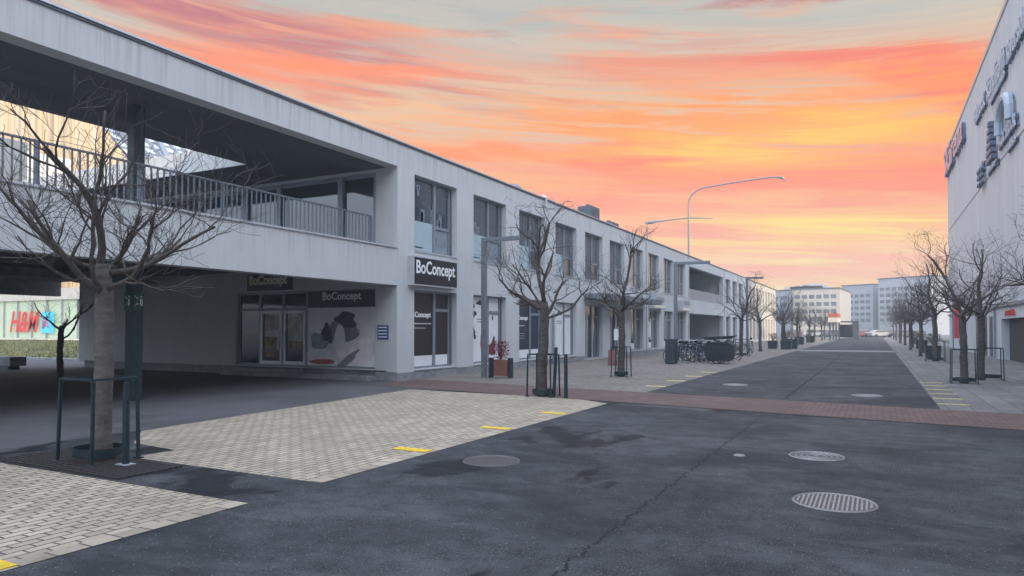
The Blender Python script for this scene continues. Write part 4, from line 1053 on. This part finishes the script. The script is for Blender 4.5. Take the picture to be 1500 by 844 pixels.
MB().tube([(xh[0] + 1.2, Y, xh[1] - .1), ((xh[0] + xx) / 2, Y, z0_), (xx, Y, z0_ + .12), (xe[0], Y, xe[1])], [.12, .08, .08, .04], 8).obj('arm', M_POLE, ll)
MB().tube([(xh[0], Y, xh[1] - .14), (xh[0] + .3, Y, xh[1] - .16), (xh[0] + 1.0, Y, xh[1] - .14), (xh[0] + 1.5, Y, xh[1] - .04)], [.06, .2, .2, .1], 8).obj('lamp_head', M_POLE, ll)
xm, zm = onY(948, 326, Y - 10)
MB().tube([(xm, Y - 10, 0), (xm, Y - 10, zm)], .05, 8).obj('mast', M_POLE, label='thin pale mast on the roof under the left lamp head', cat='mast')

# ------------------------------------------------------------------ bicycles
def bicycle(cm, label):
    root = empty('bicycle', (0, 0, 0), label, 'bicycle', 'parked bicycles on the left pavement')
    for yy in (-.52, .52):
        wl = MB().torus((0, yy, .34), .33, .02, 'x', 28, 6).obj('wheel', M_RUB, root)
        sp = MB()
        for i in range(10): a = 6.2832 * i / 10; sp.tube([(0, yy, .34), (0, yy + .32 * math.cos(a), .34 + .32 * math.sin(a))], .003, 3)
        sp.tube([(-.04, yy, .34), (.04, yy, .34)], .03, 8); sp.obj('spokes', M_METAL, wl)
    f = MB(); st, hd, bb, rr, ff = (0, -.18, .82), (0, .36, .86), (0, -.04, .3), (0, -.52, .34), (0, .52, .34)
    for a, b_ in ((st, bb), ((0, -.14, .74), (0, .37, .8)), (bb, (0, .4, .72)), (bb, rr), ((0, -.15, .76), rr)): f.tube([a, b_], .017, 8)
    f.tube([hd, (0, .42, .66), ff], .018, 8)
    f.obj('frame', cm, root)
    MB().tube([(-.28, .22, 1.02), (-.2, .34, 1.0), (0, .36, .98), (.2, .34, 1.0), (.28, .22, 1.02)], .014, 8).tube([(0, .36, .98), hd], .014, 8).obj('handlebar', M_METAL, root)
    s = MB().tube([(0, -.32, .94), (0, -.22, .95), (0, -.04, .93)], [.08, .07, .025], 8).tube([(0, -.2, .93), st], .014, 6)
    s.obj('saddle', M_RUB, root)
    MB().tube([(-.09, -.04, .2), (-.09, -.04, .3), (.09, -.04, .3), (.09, -.04, .4)], .014, 6).torus((.03, -.04, .3), .09, .008, 'x', 16, 4).obj('crank', M_RUB, root)
    m = MB().box(-.06, .06, -.72, -.3, .72, .74).bar((-.05, -.6, .72), (0, -.52, .36), .012).bar((.05, -.6, .72), (0, -.52, .36), .012); m.obj('carrier', M_RUB, root)
    return root
bm_ = [mat('bike_black', (.015, .018, .022), .4), mat('bike_blue', (.02, .05, .12), .4), mat('bike_silver', (.4, .42, .45), .35, metal=.6)]
bk = [bicycle(bm_[i], 'x') for i in range(3)]
bl = ['black bicycle at the near end of the rack, beside the lamp post', 'blue bicycle second in the rack beside the lamp post', 'silver bicycle in the middle of the rack', 'dark bicycle leaning behind the silver one', 'blue bicycle beside the dark cargo trailer', 'silver bicycle at the far end of the rack', 'black bicycle parked behind the cargo trailer', 'dark bicycle by the guarded tree beyond the rack', 'blue bicycle past the guarded tree near the sunlit building']
x0, y0 = G(1000, 532)
bl += ['black bicycle leaning against the rack from the wall side', 'blue bicycle lying low behind the slatted cabinet', 'silver bicycle closest to the open recess', 'black bicycle at the street side end, turned towards the cabinet', 'blue bicycle at the street side, turned away from the cabinet', 'silver bicycle in the middle of the street side group', 'black bicycle tangled just before the cargo trailer', 'blue bicycle right against the cargo trailer']
bp = [(x0, y0 + .1, 80), (x0 + .3, y0 + 1.0, 70), (x0 + .2, y0 + 1.8, 95), (x0 + .1, y0 + 2.6, 60), (x0 + .6, y0 + 3.2, 82), (x0 + .2, y0 + 4.1, 100), (x0 + .3, y0 + 5.2, 75), (-7.6, 44.4, 60), (-7.2, 47, 20), (x0 - .5, y0 + 2.2, 88), (x0 - .4, y0 + .9, 72), (x0 - .7, y0 + 4.4, 60)] + [(x0 + 1.0, y0 + .7, 40), (x0 + 1.1, y0 + 1.6, 120), (x0 + 1.0, y0 + 2.7, 60), (x0 + 1.2, y0 + 3.6, 110), (x0 + 1.1, y0 + 4.6, 85)]
for i, (x, y, a) in enumerate(bp):
    o = bk[i] if i < 3 else copy_tree(bk[i % 3]); o.location = (x, y, .008); o.rotation_euler = (R(6 if i % 2 else -7) * 1, 0, R(a)); o['label'] = bl[i]
# rack hoops
rk = empty('bicycle_rack', (x0, y0 + 1.5, 0), 'dark tubular bicycle rack between the parked bicycles', 'bicycle rack')
for i in range(6):
    yy = y0 + .4 + i * .9
    MB().tube([(x0 - .35, yy, 0), (x0 - .35, yy, .75), (x0 - .2, yy, .88), (x0 + .3, yy, .88), (x0 + .45, yy, .75), (x0 + .45, yy, 0)], .025, 8).obj('hoop', M_STEEL, rk)
# big dark litter bin beside lamp and the cargo box
x, y = G(998, 534)
lb = empty('utility_cabinet', (x - .4, y + .1, 0), 'dark grey slatted cabinet at the foot of the lamp post by the bicycles', 'cabinet')
MB().box(x - .7, x - .25, y - .15, y + .35, .03, 1.15).obj('casing', M_STEEL, lb, bevel=.015)
m = MB()
for i in range(6): m.box(x - .68 + i * .075, x - .65 + i * .075, y - .165, y - .151, .06, 1.1)
m.obj('slat', M_FLASH, lb)
x, y = G(1055, 533)
cb = empty('cargo_trailer', (x, y, 0), 'dark blue covered cargo box trailer at the right end of the bicycles', 'trailer')
MB().prism([(-.5, .05), (.5, .05), (.6, .3), (.62, .8), (-.6, .8), (-.58, .3)], lambda u, z: (x + u, y - .4, z + .08), lambda u, z: (x + u, y + .4, z + .08)).obj('box', mat('tarp_navy', (.014, .02, .03), .5, .4, 6, .5, 14), cb, bevel=.03)
MB().prism([(-.66, .79), (.63, .79), (.4, .93), (-.5, .9)], lambda u, z: (x + u, y - .41, z + .08), lambda u, z: (x + u, y + .41, z + .08)).obj('cover', M_RUB, cb, bevel=.02)
for dy_ in (-.45, .45): MB().torus((x - .05, y + dy_, .25), .23, .025, 'y', 22, 6).obj('wheel', M_RUB, cb)
# covered scooter / awning shape behind the bikes
x, y = G(1045, 528)
aw = empty('cargo_bicycle', (x, y + 1.5, 0), 'dark folded canopy frame sticking up behind the bicycles', 'cargo bicycle')
MB().prism([(-.9, 1.15), (.9, 1.26), (.6, 1.08), (-.5, 1.02)], lambda u, z: (x + u, y + 1.2, z), lambda u, z: (x + u, y + 1.9, z)).obj('canopy', M_BLACK, aw)
m = MB()
for u in (-.6, .6): m.bar((x + u, y + 1.3, .0), (x + u, y + 1.3, 1.1), .03); m.bar((x + u, y + 1.8, .0), (x + u, y + 1.8, 1.1), .03)
m.obj('frame', M_STEEL, aw)

# ------------------------------------------------------------------ planters, boards
def leafy(cx, cy, z0, r, h, n, seed, name='shrub', mt=None, par=None):
    rnd = random.Random(seed); m = MB()
    for i in range(n):
        a = rnd.uniform(0, 6.28); q = r * math.sqrt(rnd.random()); z = z0 + h * rnd.random() ** .8
        x, y = cx + q * math.cos(a), cy + q * math.sin(a); s = rnd.uniform(.02, .05)
        d = Vector((rnd.uniform(-1, 1), rnd.uniform(-1, 1), rnd.uniform(-.5, 1))).normalized(); e = d.cross(Vector((.3, .5, .7))).normalized()
        m.add([(x, y, z), tuple(Vector((x, y, z)) + d * s + e * s * .5), tuple(Vector((x, y, z)) + d * s * 2), tuple(Vector((x, y, z)) + d * s - e * s * .5)], [(0, 1, 2, 3)])
    for i in range(14):
        a = rnd.uniform(0, 6.28); m.tube([(cx, cy, z0 - .02), (cx + r * .8 * math.cos(a), cy + r * .8 * math.sin(a), z0 + h * rnd.uniform(.6, 1))], [.012, .004], 4)
    return m.obj(name, mt, par)
M_LEAFR = mat('red_foliage', (.20, .02, .03), .6, .4, 8); M_LEAFG = mat('green_foliage', (.03, .05, .025), .7, .4, 8); M_LEAFP = mat('pink_heather', (.42, .24, .25), .7, .4, 8)
x, y = G(734, 554)
p = empty('planter', (x, y, 0), 'dark planter with red leaved shrub under the lamp by the poster window', 'planter')
for u in (-.42, .3): MB().box(x + u, x + u + .1, y - .1, y + .1, 0, .66).obj('side_panel', M_STEEL, p, bevel=.01)
MB().box(x - .22, x + .28, y - .1, y + .12, .08, .6).obj('pot', mat('coral_pot', (.22, .085, .07), .6), p, bevel=.02)
leafy(x, y, .6, .26, .6, 500, 3, mt=M_LEAFR, par=p)
x, y = G(897, 536)
sb = empty('sandwich_board', (x, y, 0), 'pink and red standing board by the entrance under the canopy', 'sign')
MB().prism([(-.18, 0), (-.15, 0), (-.02, .7), (-.05, .7)], lambda u, z: (x - .16, y + u, z), lambda u, z: (x + .16, y + u, z)).prism([(.18, 0), (.15, 0), (.02, .7), (.05, .7)], lambda u, z: (x - .16, y + u, z), lambda u, z: (x + .16, y + u, z)).obj('panel', mat('board_pink', (.2, .08, .08), .6, .4, 5), sb)
x, y = G(906, 541)
sp2 = empty('sign_stand', (x, y, 0), 'thin white sign stand behind the third tree', 'sign')
MB().cyl(x, y, 0, 1.7, .025, 8).obj('pole', M_METAL, sp2); MB().box(x - .18, x + .18, y - .02, y + .02, 1.15, 1.6).obj('panel', M_POSTER, sp2); MB().cyl(x, y, 0, .03, .2, 16).obj('base', M_STEEL, sp2)
for i, (px, py, sc, mt, lab) in enumerate(((1132, 511, .8, M_LEAFG, 'dark green planter box nearest in the left row of planters'), (1152, 512, .9, M_LEAFG, 'tall dark planter with wispy shrub second in the left row'), (1160, 511, 1.0, M_LEAFP, 'dark green planter with pinkish heather in the left row'), (1171, 505, 1.0, M_LEAFP, 'furthest dark green planter with pink flowers in the left row'), (1187, 502, 1.0, M_LEAFG, 'grey planter bush behind the pink flowers on the left'),
        (1367, 524, .85, M_LEAFG, 'round dark planter bush in front of the right tree row'), (1350, 511, .9, M_LEAFG, 'second dark planter bush in the right tree row'), (1338, 504, .9, M_LEAFG, 'third dark planter bush further along the right tree row'))):
    x, y = G(px, py); p = empty('planter', (x, y, 0), lab, 'planter', 'dark planters along the street')
    MB().prism([(-.4 * sc, 0), (.4 * sc, 0), (.46 * sc, .8 * sc), (-.46 * sc, .8 * sc)], lambda u, z: (x + u, y - .4 * sc, z), lambda u, z: (x + u, y + .4 * sc, z)).obj('box', M_STEEL, p, bevel=.02)
    leafy(x, y, .8 * sc, .45 * sc, .75 * sc, 500, 90 + i, mt=mt, par=p)
# kiosk with red top
Y = 105; xa, xb = XatY(1213, Y), XatY(1227, Y)
ks = empty('kiosk', (xa, Y, 0), 'white pavilion with red fascia at the far left of the street', 'kiosk')
zb = ZatY(1225, 472, Y); zm = ZatY(1225, 465, Y); zt = ZatY(1225, 459, Y)
MB().box(xa, xb, Y, Y + 9, zb, zm).obj('canopy', M_WALLS, ks); MB().box(xa, xb + .01, Y - .02, Y + 9.02, zm + .001, zt).obj('fascia', mat('fascia_red', (.42, .11, .05), .6), ks)
m = MB()
for a, b_ in ((xa + .2, Y + .2), (xb - .2, Y + .2), (xb - .2, Y + 8.8), (xa + .2, Y + 8.8)): m.box(a - .1, a + .1, b_ - .1, b_ + .1, 0, zb - .001)
m.obj('post', M_FLASH, ks)
xa, xb = XatY(1228, 118), XatY(1258, 118)
sh = empty('shelter', (xa, 118, 0), 'dark open shelter at the street end beside the red topped pavilion', 'shelter')
MB().box(xa, xb, 117, 121, 2.6, 2.8).obj('roof', M_FLASH, sh); MB().box(xb - .8, xb, 117.1, 120.9, 0, 2.599).obj('side_wall', M_FLASH, sh); MB().box(xa, xb - .9, 120.7, 120.8, .3, 2.3).obj('glass_panel', M_GLASS, sh); MB().box(xa + .1, xa + .25, 117.2, 117.35, 0, 2.599).obj('post', M_FLASH, sh)

# ------------------------------------------------------------------ parked cars at the street end
def car(paint, label):
    root = empty('parked_car', (0, 0, 0), label, 'car', 'cars parked at the far end of the street')
    body = [(-2.1, .3), (2.1, .3), (2.15, .62), (1.9, .82), (.95, .92), (.35, 1.38), (-1.05, 1.42), (-1.75, .98), (-2.15, .9)]
    MB().prism(body, lambda u, z: (u, -.86, z), lambda u, z: (u, .86, z)).obj('body', paint, root, bevel=.08)
    g = [(.82, .95), (.32, 1.32), (-1.0, 1.36), (-1.6, 1.0)]
    MB().prism(g, lambda u, z: (u, -.875, z), lambda u, z: (u, .875, z)).obj('window', M_GLASS, root)
    for u in (-1.3, 1.3):
        for s in (-1, 1): MB().tube([(u, s * .9, .32), (u, s * .7, .32)], .32, 16).obj('wheel', M_RUB, root)
    return root
cp = [mat('car_white', (.36, .36, .37), .4), mat('car_red', (.2, .05, .05), .4), mat('car_grey', (.08, .09, .1), .3)]
cars = [car(c, 'x') for c in cp]
cl = ['white car', 'red car', 'dark grey car']
k = 0
for row, Y in enumerate((150, 160, 170)):
    for j in range(5):
        i = (k * 2 + row) % 3; first = cars[i].location.length < .001
        o = cars[i] if first else copy_tree(cars[i])
        o.location = (-11 + j * 3.9 + row * 1.1, Y, 0); o.rotation_euler = (0, 0, R(15 + 5 * j)); o['label'] = 'distant parked %s, %s from left, %s row at the street end' % (cl[i], od[j], ['front', 'middle', 'rear'][row]); k += 1

# ------------------------------------------------------------------ haze
hm = bpy.data.materials.new('haze_air'); hm.use_nodes = True; nt = hm.node_tree
for n in list(nt.nodes): nt.nodes.remove(n)
pv = nt.nodes.new('ShaderNodeVolumePrincipled'); pv.inputs['Color'].default_value = (.84, .90, .97, 1); pv.inputs['Density'].default_value = .0016; pv.inputs['Anisotropy'].default_value = .2
on = nt.nodes.new('ShaderNodeOutputMaterial'); nt.links.new(pv.outputs[0], on.inputs['Volume'])
MB().box(-360, 360, -130, 440, -1, 42).obj('haze', hm, kind='stuff', label='pale blue morning haze thickening down the street', cat='haze', origin=(0, 0, 0))
